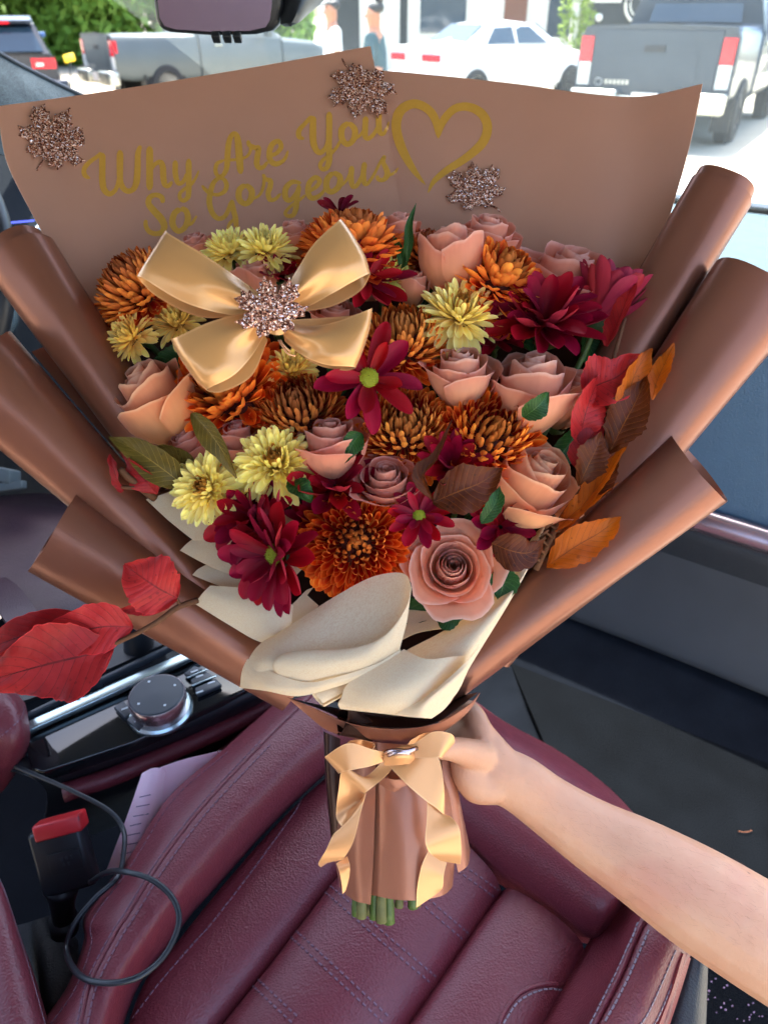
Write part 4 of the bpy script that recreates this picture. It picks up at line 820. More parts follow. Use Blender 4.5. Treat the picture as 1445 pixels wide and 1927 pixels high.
def pmat(c, axis, ref, phi, th, rb, sc, roll=0., sx=1.):
    """petal matrix on a flower head: azimuth phi, polar angle th from the axis"""
    s, u = ref; rad = s * math.cos(phi) + u * math.sin(phi); Y = rad * math.sin(th) + axis * math.cos(th); Z = axis * math.sin(th) - rad * math.cos(th); X = Y.cross(Z)
    m = Matrix((X * sc * sx, Y * sc, Z * sc)).transposed().to_4x4(); m.translation = c + Y * rb
    return m @ Matrix.Rotation(roll, 4, 'Y')
def fd(px, py): return .550 + .058 * max(0, (960 - py) / 530) ** 1.25 + .020 * ((px - 690) / 480) ** 2
mumP = [petal_me('petal', 1, .155, M_mum, 1.5, 1.1, -.45, .5, .0, .70, 6, 3), petal_me('petal', 1, .155, M_mum, 1.35, 1.1, -.42, .42, .0, .70, 6, 3), petal_me('petal', 1, .16, M_mum, 1.1, 1.0, -.35, .4, .0, .72, 6, 3), petal_me('petal', 1, .175, M_mum, .6, .8, -.2, .4, .0, .74, 6, 3)]
mumL = [petal_me('petal', 1, .24, M_mum, 1.1, .9, -.4, .45, .0, .72, 6, 4), petal_me('petal', 1, .24, M_mum, .6, .65, -.25, .4, .05, .74, 6, 4), petal_me('petal', 1, .25, M_mum, .15, .5, -.2, .4, .1, .74, 6, 4)]
yelP = [petal_me('petal', 1, .19, M_yel, 1.3, .9, -.35, .5, .0, .72, 6, 3), petal_me('petal', 1, .20, M_yel, .8, .7, -.2, .45, .05, .72, 6, 3), petal_me('petal', 1, .21, M_yel, .3, .5, -.1, .42, .1, .72, 6, 3), petal_me('petal', 1, .25, M_yel, -.5, .4, .15, .4, .2, .68, 6, 3)]
redP = [petal_me('petal', 1, .36, M_red, .35, .5, -.1, .45, .1, .68, 8, 4), petal_me('petal', 1, .34, M_red, -.5, .45, .2, .42, .1, .66, 8, 4), petal_me('petal', 1, .36, M_red, .8, .6, -.35, .45, .1, .68, 8, 4), petal_me('petal', 1, .33, M_red, .0, .4, .05, .42, .15, .66, 8, 4, twist=.5)]
def jitter(a): return random.uniform(-a, a)
def cluster(name, items, mat, parent):
    V, Fc, uvs = [], [], []
    for me, m in items:
        b = len(V); V += [m @ v.co for v in me.vertices]; Fc += [tuple(b + i for i in p.vertices) for p in me.polygons]
        u = {}; 
        for l, d in zip(me.loops, me.uv_layers[0].data): u[l.vertex_index] = tuple(d.uv)
        uvs += [u[i] for i in range(len(me.vertices))]
    o = obj(name, V, Fc, mat, parent, uvs); return tag(o, kind='stuff')
def head_frame(px, py, t, dz=0):
    ax = camdir(*t); c = P(px, py, fd(px, py) + dz); s, u = frame(ax, UP); return c, ax, (s, u)
def calyx(c, ax, r, parent, length=.05):
    V, Fc, _ = grid([[c - ax * (h * r) + (frame(ax)[0] * math.cos(a) + frame(ax)[1] * math.sin(a)) * (q * r) for a in np.linspace(0, 2 * math.pi, 13)[:-1]] for q, h in ((.36, -.04), (.38, .08), (.28, .22), (.1, .3))], True)
    obj('calyx', V, Fc, M_calyx, parent)
    e = P(745, 1330, .60); tube('stem', [c - ax * (r * .25), c - ax * (r * .25 + length * .5), (c - ax * (r * .25 + length)).lerp(e, .22)], .0026, M_stem, parent, n=6, seg=6)
VD = -FWD
def mum(px, py, rpx, t, label, n=230, style='ball', tint=(1, 1, 1), outer=None, dz=0, squash=1.0, thmax=112):
    c, ax, ref = head_frame(px, py, t, dz); Rm = rpx * 1.3 * ppm(fd(px, py) + dz); c = c - ax * (Rm * .35)
    f = thing('chrysanthemum', label, 'chrysanthemum', c, 'bronze chrysanthemums in the bouquet'); inner = []; P_ = mumP if style == 'ball' else mumL
    outer = outer or tint
    for i in range(n):
        q = (i + .5) / n; th = R(5 + (thmax - 5) * q ** .56); phi = i * GOLD + jitter(.12)
        ball = style == 'ball'; ln = Rm * ((.44 + .28 * q) if ball else (.55 + .40 * q)) * random.uniform(.92, 1.08)
        k = min(len(P_) - 1, int(q * len(P_) * .999)); m = pmat(c, ax, ref, phi, th + jitter(.05 if ball else .1), Rm * (.44 - .10 * q if ball else .22), ln, jitter(.25), 1.05 + .65 * min(1, q * 1.6) if ball else 1.3)
        dirv = (m.to_3x3() @ Vector((0, 1, 0))).normalized()
        if dirv.dot(VD) < -.32: continue
        if q < .15: inner.append((P_[0], m)); continue
        col = tuple(a + (b_ - a) * q for a, b_ in zip(tint, outer)); g = random.uniform(1.1, 1.45)
        inst('petal', P_[k], m, f, tuple(x * g for x in col))
    if inner:
        o = cluster('petal_heart', inner, M_mum, f); o.color = (*[x * .8 for x in tint], 1)
    lathe('core', [(Rm * .46 * math.sin(a), -Rm * .46 * math.cos(a)) for a in np.linspace(.2, 3.0, 8)], c, ax, M_eye, f, 14)
    calyx(c, ax, Rm, f)
    return f
def ymum(px, py, rpx, t, label, n=78, tint=(1, 1, 1), dz=0, thmax=104, eye=True, droop=0):
    c, ax, ref = head_frame(px, py, t, dz); Rm = rpx * ppm(fd(px, py) + dz); c = c - ax * (Rm * .2)
    f = thing('yellow_chrysanthemum', label, 'chrysanthemum', c, 'yellow chrysanthemums in the bouquet'); inner = []
    for i in range(n):
        q = (i + .5) / n; th = R(14 + (thmax - 14) * q ** .7); phi = i * GOLD + jitter(.15)
        ln = Rm * (.45 + .62 * q ** .6) * random.uniform(.9, 1.1); k = min(3, int(q * 3.4)) if q < .93 or not droop else 3
        m = pmat(c, ax, ref, phi, th + jitter(.1), Rm * .08, ln, jitter(.3))
        if (m.to_3x3() @ Vector((0, 1, 0))).normalized().dot(VD) < -.6: continue
        if q < .18: inner.append((yelP[0], m)); continue
        g = random.uniform(1.05, 1.3); inst('petal', yelP[k], m, f, tuple(x * g for x in tint))
    o = cluster('petal_heart', inner, M_yel, f); o.color = (.55, .28, .16, 1) if eye else (*tint, 1)
    calyx(c, ax, Rm, f); return f
def red(px, py, rpx, t, label, layers=((11, 86, 1.0), (9, 66, .85)), disc=True, dz=0, tint=(1, 1, 1), ph0=0, P_=None):
    c, ax, ref = head_frame(px, py, t, dz); Rm = rpx * 1.12 * ppm(fd(px, py) + dz)
    f = thing('burgundy_daisy', label, 'daisy', c, 'burgundy daisies in the bouquet')
    for li, (n, th, k) in enumerate(layers):
        for i in range(n):
            phi = ph0 + 2 * math.pi * (i + .5 * (li % 2)) / n + jitter(.16); m = pmat(c, ax, ref, phi, R(th) + jitter(.16), Rm * .07, Rm * k * random.uniform(.86, 1.08), jitter(.3), random.uniform(.9, 1.15))
            g = random.uniform(.75, 1.1); inst('petal', random.choice(P_ or redP), m, f, tuple(x * g for x in tint))
    if disc:
        V, Fc = [], []; s, u = ref; rd = Rm * .19
        for i in range(70):
            q = math.sqrt((i + .5) / 70); a = i * GOLD; p = c + (s * math.cos(a) + u * math.sin(a)) * (rd * q) + ax * (rd * (.35 + .55 * math.sqrt(max(0, 1 - q * q * .9)))); r0 = rd * .10
            b0 = len(V); V += [p + s * r0, p - s * r0 * .5 + u * r0 * .8, p - s * r0 * .5 - u * r0 * .8, p + ax * r0 * 1.6]; Fc += [(b0, b0 + 1, b0 + 3), (b0 + 1, b0 + 2, b0 + 3), (b0 + 2, b0, b0 + 3)]
        rows = [[c + (s * math.cos(a) + u * math.sin(a)) * (rd * q) + ax * (rd * h) for a in np.linspace(0, 2 * math.pi, 17)[:-1]] for q, h in ((1.02, 0), (1.0, .4), (.8, .68), (.45, .85), (.05, .9))]
        v2, f2, _ = grid(rows, True); b0 = len(V); V += v2; Fc += [tuple(b0 + i for i in q) for q in f2]
        tag(obj('disc', V, Fc, M_disc, f), kind='stuff')
    calyx(c, ax, Rm * .8, f); return f
def rose_petal(name, i, N, op, rs):
    """petal i of N (0 innermost) of a rose with axis +Z, opening op 0 bud .. 1 full"""
    u = i / (N - 1); rows = []; ph = i * R(137.5) if i > 3 else i * R(115); al = R(165) * (1 - u) ** 1.4 + R(66) * (1 - (1 - u) ** 1.4)
    Rb = .13 + .72 * u ** .9; sm = min(1, max(0, (u - .35) / .65)); fl = op * sm ** 1.3; Hh = 1.22 - .06 * (1 - u) - .30 * fl - rs.uniform(0, .12); nt, ns = 11, 14
    wv = [rs.uniform(-1, 1) for _ in range(5)]; roll = (.05 + .34 * op) * sm
    for a in range(nt + 1):
        t = a / nt; row = []
        for b_ in range(ns + 1):
            s = 2 * b_ / ns - 1
            top = 1 - (.08 + .26 * sm) * abs(s) ** 1.7 + .04 * math.sin(6 * s + wv[0] * 6) * u + .02 * math.sin(13 * s + wv[2] * 6) * u + .07 * wv[1] * u
            tt = t * top; ang = ph + s * al * (.55 + .45 * math.sin(math.pi / 2 * min(1, t * 1.6)))
            belly = .26 + .74 * math.sin(math.pi / 2 * min(1, tt * (1.25 + .5 * op))) ** .95; r_ = Rb * belly * (1 - .22 * (1 - fl) * max(0, tt - .45) ** 1.3 / .46) + fl * .55 * tt ** 2.6
            r_ *= 1 + .10 * s * (1 if u < .6 else .8) + .045 * math.sin(3 * s + 4 * t + wv[2] * 6) * u * t + .03 * math.sin(8 * s - 3 * t + wv[4] * 6) * u * t * t
            e = max(0, tt - .62) / .38; side = 1 + .9 * abs(s + .3 * wv[3]) ** 2
            r_ += roll * e ** 2 * .55 * side * (1 - .4 * abs(s) ** 6); zz = Hh * (tt - .30 * roll * e ** 2.2 * side) * (1 - .30 * fl * tt ** 1.2)
            row.append((r_ * math.cos(ang), r_ * math.sin(ang), zz))
        rows.append(row)
    return grid(rows)
def rose_set(op, N, seed):
    rs = random.Random(seed); G = [rose_petal('petal', i, N, op, rs) for i in range(N)]; k = 1 / max(math.hypot(v[0], v[1]) for g in G for v in g[0])
    return [mesh('petal', [(v[0] * k, v[1] * k, v[2] * k) for v in g[0]], g[1], M_rose, g[2]) for g in G]
ROSES = {'bud': rose_set(.16, 11, 3), 'half': rose_set(.44, 15, 5), 'open': rose_set(.66, 16, 8), 'full': rose_set(1.0, 20, 12)}
def rose(px, py, rpx, t, label, kind='half', tint=(1, 1, 1), dz=0, spin=0., hs=1.0, outer=None, leaves=()):
    d = fd(px, py) + dz; ax = camdir(*t); s, u = frame(ax, UP); sc = rpx * 1.08 * ppm(d); hs *= 1.25 if kind in ('half', 'bud') else 1; base = P(px, py, d) - ax * (sc * (.70 if kind in ('half', 'bud') else .58) * hs)
    f = thing('rose', label, 'rose', base, 'dusty peach roses in the bouquet')
    m = Matrix((s * sc, u * sc, ax * sc * hs)).transposed().to_4x4(); m.translation = base; m = m @ Matrix.Rotation(spin, 4, 'Z')
    S = ROSES[kind]
    for i, me in enumerate(S):
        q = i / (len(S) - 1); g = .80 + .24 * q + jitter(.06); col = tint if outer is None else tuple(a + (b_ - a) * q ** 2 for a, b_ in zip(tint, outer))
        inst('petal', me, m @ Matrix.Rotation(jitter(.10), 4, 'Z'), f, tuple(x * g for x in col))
    V, Fc, _ = grid([[base + ax * (h * sc) + (s * math.cos(a) + u * math.sin(a)) * (q * sc) for a in np.linspace(0, 2 * math.pi, 13)[:-1]] for q, h in ((.30, .05), (.26, -.08), (.08, -.22))], True)
    obj('hip', V, Fc, M_stem, f)
    for lp, w in leaves: leaf('leaf', lp, w, M_leaf_gr, f)
    return f
def leaf(name, pts, hw, mat, parent, fold=.35, serr=.05, roll=0., wave=.12, n=26, k=8, teeth=9, seed=None, tipw=1.0, shape=.42):
    """a leaf blade along (px,py,depth) points; hw = half width in pixels; roll turns it about its midrib"""
    rs = random.Random(seed if seed is not None else int(pts[0][0] * 7 + pts[0][1])); c = [P(*q) for q in cr(pts, n)]; rows = []
    dm = sum(q[2] for q in pts) / len(pts); W = hw * ppm(dm); w0 = rs.uniform(0, 6)
    for i in range(n):
        t = i / (n - 1); tg = (c[min(i + 1, n - 1)] - c[max(i - 1, 0)]).normalized(); sd = tg.cross(VD).normalized(); nm = sd.cross(tg).normalized()
        a = roll; sd2 = sd * math.cos(a) + nm * math.sin(a); nm2 = nm * math.cos(a) - sd * math.sin(a)
        pr = (math.sin(math.pi * t ** (math.log(.5) / math.log(shape))) ** .85) * (1 - .25 * t ** 5) if 0 < t < 1 else 0.0
        row = []
        for j in range(k + 1):
            s = 2 * j / k - 1; w = W * max(pr, .03) * (1 + .07 * math.sin(9 * t + w0 * (2 if s > 0 else 3)))
            if abs(s) == 1: w *= 1 + serr * (2 * ((t * teeth) % 1) - 1) + rs.uniform(-1, 1) * serr * .9
            row.append(c[i] + sd2 * (s * w) + nm2 * (fold * w * abs(s) ** 1.3 + wave * W * (math.sin(7 * t + w0 + 2.2 * s) * abs(s) + .35 * math.sin(23 * t + w0 + 3 * s) * abs(s) ** 2)) )
        rows.append(row)
    V, Fc, uv = grid(rows); return obj(name, V, Fc, mat, parent, uv)
# bronze chrysanthemums
mum(245, 527, 74, (-.8, .9), 'dark bronze chrysanthemum at the leftmost edge beside the ribbon bow', 294, tint=(.72, .5, .55), outer=(1, .95, .8))
mum(668, 440, 86, (.1, 1.7), 'rust red chrysanthemum at the top behind the ribbon bow', 280, 'loose', tint=(.85, .62, .6), outer=(.88, .6, .5), dz=.0)
mum(806, 462, 48, (.1, 1.6), 'small dark red chrysanthemum half hidden behind the pink rose bud', 182, tint=(.6, .36, .4), outer=(.6, .34, .35), dz=.012)
mum(948, 510, 80, (.5, .9), 'loose orange bronze chrysanthemum beside the tall rose bud at top', 210, 'loose', tint=(1.0, .85, .7), outer=(1.1, 1.0, .8), dz=-.01)
mum(755, 628, 76, (-.05, .9), 'brown bronze chrysanthemum right of the ribbon bow', 308, tint=(.78, .7, .7), outer=(.98, .95, .8), dz=-.004)
mum(420, 728, 102, (-.25, .35), 'flame orange chrysanthemum under the bow tail with broad outer petals', 294, 'loose', tint=(.9, .62, .5), outer=(1.25, 1.0, .55), dz=.004)
mum(562, 765, 78, (-.1, .8), 'dark brown chrysanthemum below the bow between two yellow blooms', 322, tint=(.62, .5, .6), outer=(.9, .8, .8), dz=.004)
mum(762, 797, 84, (.0, .55), 'golden brown chrysanthemum in the middle beneath the red daisy', 336, tint=(.78, .72, .7), outer=(1.05, 1.05, .85))
mum(924, 812, 94, (.15, .40), 'large orange chrysanthemum left of the peach yellow rose', 308, 'ball', tint=(.95, .8, .6), outer=(1.2, 1.1, .8), dz=-.006)
mum(668, 1018, 92, (.02, .06), 'large bright orange chrysanthemum at the front facing outward', 350, tint=(.9, .62, .5), outer=(1.1, 1.0, .75), dz=-.004)
# yellow chrysanthemums
ymum(432, 466, 56, (-.2, .95), 'yellow chrysanthemum seen from its side above the bow loop', 112, eye=False, dz=.0)
ymum(500, 462, 60, (.2, .8), 'pale yellow chrysanthemum behind the gap between the bow loops', 112, eye=False, dz=-.006)
ymum(735, 516, 44, (.3, .7), 'small lime yellow chrysanthemum beside the thin green leaf', 121, tint=(.85, 1, .8), eye=False)
ymum(866, 585, 80, (.12, .75), 'bright yellow chrysanthemum with dark centre below the tall rose bud', 134, dz=-.012, droop=1)
ymum(843, 628, 52, (.0, .2), 'golden chrysanthemum mostly hidden under the bright yellow one', 121, tint=(1, .9, .7), dz=.006)
ymum(240, 632, 52, (-.6, .3), 'yellow chrysanthemum with purple tinged petals at the left paper edge', 128, tint=(1, .86, .7), eye=False)
ymum(330, 602, 50, (-.3, .6), 'shaded buff chrysanthemum under the upper left bow loop', 128, tint=(.85, .72, .6), eye=False, dz=.004)
ymum(548, 692, 48, (.1, .5), 'golden yellow chrysanthemum peeping out under the bow centre', 128, tint=(1.05, .9, .7), eye=False, dz=.006)
ymum(386, 918, 68, (-.22, .12), 'pale yellow chrysanthemum with brown centre at lower left', 186, tint=(1, 1, .92), dz=-.012, droop=1)
ymum(518, 868, 76, (.05, .38), 'cream yellow chrysanthemum with purple brown centre below the dark brown one', 203, tint=(1, 1, .9), dz=-.014, droop=1)
# burgundy daisies
red(693, 714, 92, (.05, .25), 'crimson daisy with lime green centre over the middle of the bouquet', ((9, 84, 1.0), (5, 66, .8)), dz=-.03, ph0=.4)
red(522, 1044, 102, (-.95, .0), 'large burgundy daisy at the lower left with drooping petals', ((14, 88, 1.0), (13, 70, .92), (9, 48, .75)), dz=-.022, ph0=.2, tint=(.95, .9, .95))
red(480, 975, 84, (-.6, .5), 'burgundy daisy turned away behind the large drooping one', ((14, 76, 1.0), (12, 54, .9), (8, 34, .8)), False, dz=.0, tint=(.85, .8, .85))
red(788, 972, 58, (.05, .3), 'burgundy daisy with green centre just above the open rose', ((11, 80, 1.0), (8, 60, .8)), dz=-.014)
red(632, 918, 84, (.1, .55), 'burgundy daisy tucked above the large bright orange bloom', ((12, 66, 1.0), (9, 45, .9)), False, tint=(.85, .8, .9), dz=.004)
red(848, 882, 68, (.0, .45), 'small burgundy daisy half open beside the curled brown leaf', ((10, 58, 1.0), (8, 36, .9)), False, tint=(.95, .9, 1), dz=-.004)
red(940, 992, 68, (.2, .2), 'small burgundy daisy between the brown leaves and the open rose', ((11, 74, 1.0), (8, 52, .85)), False, tint=(.9, .8, 1), dz=.0)
red(1020, 612, 100, (.1, .75), 'burgundy daisy seen from its side above the two right roses', ((15, 76, 1.0), (14, 56, .92), (10, 36, .85)), False, dz=-.006, tint=(.9, .9, .95))
red(1122, 606, 100, (.35, .9, .1), 'upright burgundy daisy with its green calyx showing at the right', ((14, 46, 1.0), (13, 30, .97), (9, 16, .9)), False, dz=-.006, tint=(.92, .9, .95), P_=[redP[2], redP[0]])
red(690, 530, 78, (.3, .5), 'crimson daisy partly covered by the upper right bow loop', ((10, 80, 1.0), (7, 60, .85)), False, dz=-.008, ph0=.1)
red(522, 522, 44, (.2, .6), 'small burgundy daisy in the notch between the upper bow loops', ((9, 62, 1.0), (7, 40, .9)), False, tint=(.8, .7, .8), dz=.006)
red(640, 405, 40, (-.2, 1.0), 'tiny burgundy daisy tip just showing behind the topmost rust bloom', ((8, 60, 1.0),), False, tint=(.7, .6, .7), dz=.02)
red(935, 640, 54, (.0, .5), 'dark burgundy daisy in the shade between the yellow bloom and rose', ((11, 66, 1.0), (8, 44, .9)), False, tint=(.85, .75, .9), dz=.008)
red(600, 985, 56, (-.1, .6), 'burgundy daisy squeezed behind the large front bloom', ((11, 66, 1.0), (9, 44, .9)), False, tint=(.85, .8, .9), dz=.014)
red(905, 745, 50, (.1, .6), 'dark burgundy daisy in the gap between the two peach roses', ((11, 62, 1.0), (8, 42, .9)), False, tint=(.8, .75, .85), dz=.012)
red(470, 640, 50, (-.2, .6), 'burgundy daisy glimpsed below the left bow tail', ((10, 62, 1.0), (7, 42, .9)), False, tint=(.8, .75, .85), dz=.014)
mum(690, 905, 50, (.0, .8), 'small bronze chrysanthemum deep behind the mauve pink rose', 130, tint=(.8, .6, .6), outer=(.95, .85, .75), dz=.016)
# roses
PK, PE, OR, YE = (.98, .86, .88), (1, .98, .96), (1.02, .95, .80), (1.06, 1.10, .84)
rose(283, 738, 96, (-.75, 1.5), 'large amber peach rose at the left edge under the bow', 'half', OR, hs=1.35, spin=.6, outer=(1.05, 1.0, .70))
rose(448, 822, 62, (.1, 1.5), 'dusty pink rose below the flame orange chrysanthemum', 'half', (.86, .74, .78), dz=.008, hs=1.15, spin=2.1)
rose(352, 832, 54, (-.5, 1.3), 'dusty pink rose half hidden beside the hanging olive leaf', 'half', (.86, .74, .76), dz=.012, hs=1.1, spin=1.2)
rose(850, 488, 66, (-.05, 2.4), 'tall dusty pink rose bud at the top beside the loose orange bloom', 'bud', (.93, .80, .76), hs=1.25, spin=1.0, dz=-.004)
rose(868, 694, 78, (.0, 1.9), 'peach rose bud under the bright yellow chrysanthemum', 'half', PE, dz=-.012, hs=1.12, spin=.3)
rose(1003, 716, 98, (.12, 1.7), 'big peach rose at the right with layered open top', 'half', PE, dz=-.014, hs=1.25, spin=1.9)
rose(1078, 735, 66, (.5, 1.4), 'dusty rose behind the big peach rose next to the red leaves', 'half', (.90, .80, .82), dz=.010, hs=1.3, spin=.2)
rose(624, 826, 78, (-.05, 1.7), 'dusty pink rose in the middle between two brown chrysanthemums', 'half', (.93, .80, .82), dz=-.010, hs=1.15, spin=2.7, leaves=(([(680, 815, .536), (662, 838, .534), (648, 872, .538)], 20),))
rose(727, 900, 76, (-.02, .95), 'dusky mauve pink rose with tight spiral above the front bloom', 'open', (.84, .70, .74), dz=-.008, hs=1.1, spin=.9)
rose(852, 1066, 106, (-.04, .30), 'fully open peach rose at the front beside the tissue fold', 'full', (1.02, .94, .90), dz=-.014, hs=1.05, spin=1.2, outer=(1.05, 1.0, .94), leaves=(([(930, 1075, .55), (945, 1100, .548), (938, 1130, .55)], 30), ([(870, 1150, .545), (840, 1168, .54), (822, 1170, .542)], 18)))
rose(1006, 898, 106, (.65, .95), 'yellow peach rose with broad pointed outer petals at the right', 'half', (1.02, 1.0, .82), dz=-.004, hs=1.2, spin=2.4, outer=YE, leaves=(([(905, 985, .53), (930, 950, .525), (940, 915, .53)], 17),))
rose(556, 440, 48, (.0, 1.8), 'pink rose behind the pale yellow chrysanthemum', 'half', PK, dz=.018, hs=1.2, spin=.5)
rose(752, 428, 54, (.3, 1.8), 'pale pink rose peeking out beside the topmost rust bloom', 'half', PK, dz=.018, hs=1.2, spin=1.5)
rose(920, 440, 72, (.3, 1.6), 'pale pink rose at the back below the heart', 'half', PK, dz=.014, hs=1.1, spin=.2)
rose(1072, 520, 122, (.4, 1.5), 'broad pale pink rose at the back near the paper edge', 'half', PK, dz=.016, hs=1.0, spin=1.1)
rose(484, 528, 46, (-.1, 1.8), 'dusty pink rose bud between the bow loops', 'bud', (.90, .78, .78), dz=.008, hs=1.2)
rose(780, 540, 32, (.05, 1.8), 'small shaded peach rose bud beside the brown bronze bloom', 'bud', (.88, .74, .70), dz=.008, hs=1.2)
rose(632, 590, 56, (.3, 1.2), 'pale pink rose between the bow loops and the crimson daisy', 'half', PK, dz=.01, hs=1.0)
rose(368, 458, 40, (-.4, 1.6), 'pale rose edge behind the yellow bloom above the bow', 'half', (.9, .78, .80), dz=.018, hs=1.1)

# ---------------------------------------------------------------- foliage in the bouquet
def single_leaf(label, pts, hw, mat, name='leaf_blade', **k):
    f = leaf(name, pts, hw, mat, None, **k); return tag(f, label, 'leaf')
# brown and orange beech branch on the right
br = thing('beech_branch', 'dried orange and brown beech branch along the rolled paper at right', 'leaf branch', P(1012, 1068, .56))
tube('twig', [P(1008, 1072, .56), P(1050, 985, .553), P(1105, 905, .55), P(1160, 810, .548), P(1215, 705, .55), P(1262, 650, .553)], [.0026, .0022, .0018, .0014, .001, .0006], M_twig, br, n=24, seg=7)
for k in range(5): tube('twig_spur', [P(1015 + k * 9, 1055 - k * 14, .555), P(1008 + k * 9 - 10, 1040 - k * 14, .548), P(1020 + k * 6, 1025 - k * 14, .546)], .0011, M_twig, br, n=7, seg=6)
for pts, hw, mt_, ro, sh in (([(1028, 1066, .545), (1080, 1030, .536), (1128, 1002, .534), (1166, 972, .538)], 34, M_leaf_or, .1, .45), ([(1172, 800, .545), (1180, 750, .54), (1196, 700, .541), (1224, 656, .545)], 31, M_leaf_or, -.3, .45),
      ([(1226, 752, .548), (1236, 715, .545), (1252, 680, .545), (1268, 646, .55)], 20, M_leaf_or, .7, .5), ([(1144, 855, .545), (1172, 800, .538), (1196, 755, .537), (1216, 706, .54)], 36, M_leaf_br, .35, .45),
      ([(1088, 915, .545), (1108, 872, .538), (1122, 842, .536), (1132, 812, .54)], 30, M_leaf_br, -.1, .45), ([(1060, 1000, .545), (1105, 940, .54), (1150, 880, .539), (1196, 800, .545)], 21, M_leaf_or, 1.0, .5), ([(1045, 1000, .548), (1080, 965, .542), (1120, 935, .541), (1163, 908, .545)], 22, M_leaf_or, .9, .5),
      ([(1070, 972, .55), (1115, 925, .546), (1142, 890, .545), (1164, 850, .55)], 24, M_leaf_br, .4, .45)):
    leaf('leaf', pts, hw, mt_, br, roll=ro, shape=sh, serr=.09, teeth=12, wave=.2)
rl = thing('red_leaf_branch', 'bright red beech leaves above the big peach rose and right branch', 'leaf branch', P(1090, 830, .57))
tube('twig', [P(1085, 850, .57), P(1110, 790, .56), P(1140, 720, .555), P(1175, 600, .57)], .0015, M_twig, rl, n=12, seg=6)
for pts, hw, mt_, ro in (([(1098, 735, .553), (1130, 722, .545), (1165, 706, .545), (1204, 668, .55)], 50, M_leaf_red, .15), ([(1090, 835, .553), (1098, 790, .545), (1112, 745, .544), (1132, 700, .55)], 36, M_leaf_red, -.4), ([(1085, 880, .556), (1096, 850, .55), (1116, 815, .548), (1140, 790, .55)], 26, M_leaf_dred, .3), ([(1140, 652, .572), (1160, 610, .568), (1180, 560, .568), (1198, 512, .572)], 24, M_leaf_red, 1.0)):
    leaf('leaf', pts, hw, mt_, rl, roll=ro, serr=.06, teeth=12, wave=.16)
single_leaf('dark brown leaf lying left of the yellow peach rose', [(815, 945, .532), (862, 925, .524), (905, 908, .523), (944, 880, .53)], 44, M_leaf_br, serr=.05, fold=.25)
single_leaf('dark brown leaf between the open rose and the tissue edge', [(925, 1022, .532), (960, 1036, .527), (995, 1040, .53), (1024, 1018, .54)], 34, M_leaf_br, serr=.05, fold=.2)
single_leaf('curled brown leaf standing between two orange chrysanthemums', [(812, 940, .528), (795, 895, .522), (822, 860, .516), (850, 790, .515)], 16, M_leaf_br, roll=.8, fold=.6)
single_leaf('gold olive leaf hanging over the dusty pink rose at left', [(362, 778, .535), (392, 810, .524), (420, 850, .522), (446, 900, .53)], 23, M_leaf_ol, serr=.02, fold=.5, roll=-.4)
single_leaf('long olive leaf pointing out over the paper at left', [(352, 918, .555), (310, 885, .548), (260, 850, .549), (206, 822, .556)], 32, M_leaf_ol, serr=.02, fold=.3)
single_leaf('short olive leaf above the pale yellow chrysanthemum at left', [(372, 900, .562), (345, 875, .56), (315, 855, .562), (285, 845, .568)], 24, M_leaf_ol, serr=.02, fold=.3)
single_leaf('thin upright green leaf at the top beside the rust bloom', [(762, 505, .60), (768, 460, .592), (770, 425, .592), (783, 382, .60)], 9, M_leaf_gr, fold=.6, serr=.02)
single_leaf('second thin green leaf curving at the foot of the upright one', [(752, 520, .60), (756, 490, .595), (748, 462, .596), (738, 440, .60)], 8, M_leaf_gr, fold=.6, serr=.02)
single_leaf('small curled green leaf above the large burgundy daisy', [(545, 905, .54), (562, 918, .53), (575, 930, .528), (590, 945, .535)], 20, M_leaf_gr, roll=.4, fold=.5)
single_leaf('pointed green leaf beside the big peach rose', [(985, 785, .53), (1005, 770, .522), (1018, 758, .522), (1032, 738, .53)], 22, M_leaf_gr, roll=-.3, fold=.4)
single_leaf('green leaf in the shade left of the small yellow bloom', [(440, 930, .57), (470, 910, .565), (490, 880, .566)], 26, M_leaf_gr)
RO = [o for o in bpy.data.objects if o.name.startswith('rose') and o.parent is None]
for k, (x, y, a) in enumerate(((600, 650, .5), (900, 940, 2.), (700, 960, 3.), (470, 690, 1.), (1060, 850, 2.2), (850, 760, 4.), (560, 880, 3.6), (960, 620, .8), (330, 680, 2.8), (800, 570, 5.), (640, 700, 1.8), (900, 1150, 3.), (760, 1150, .2), (1120, 680, 1.2))):
    pts = [(x + q * 62 * math.cos(a), y + q * 62 * math.sin(a), fd(x, y) + .022 - .004 * q) for q in (-1, -.3, .4, 1)]; c0 = P(*pts[0])
    leaf('leaf', pts, 28, M_leaf_gr, min(RO, key=lambda o: (WM[o.name].translation - c0).length), roll=.3)
# red branch at the lower left
rb2 = thing('red_leaf_twig', 'twig with large red beech leaves reaching over the console', 'leaf branch', P(365, 1133, .54))
tube('twig', [P(372, 1130, .545), P(335, 1143, .535), P(300, 1168, .53), P(262, 1190, .527), P(220, 1210, .525), P(180, 1232, .523), P(140, 1232, .522), P(95, 1236, .523)], [.0024, .0022, .002, .0019, .0018, .0017, .0012, .0007], M_twig, rb2, n=40, seg=7)
tube('twig_spur', [P(340, 1140, .536), P(330, 1122, .533), P(318, 1116, .531)], .0013, M_twig, rb2, n=7, seg=6)
leaf('leaf', [(334, 1126, .53), (300, 1108, .524), (270, 1088, .522), (234, 1062, .527)], 60, M_leaf_red, rb2, serr=.05, fold=.12, wave=.12, n=34, k=12, shape=.45)
leaf('leaf', [(322, 1140, .533), (290, 1142, .527), (255, 1146, .526), (216, 1150, .53)], 14, M_leaf_red, rb2, serr=.05, fold=.4)
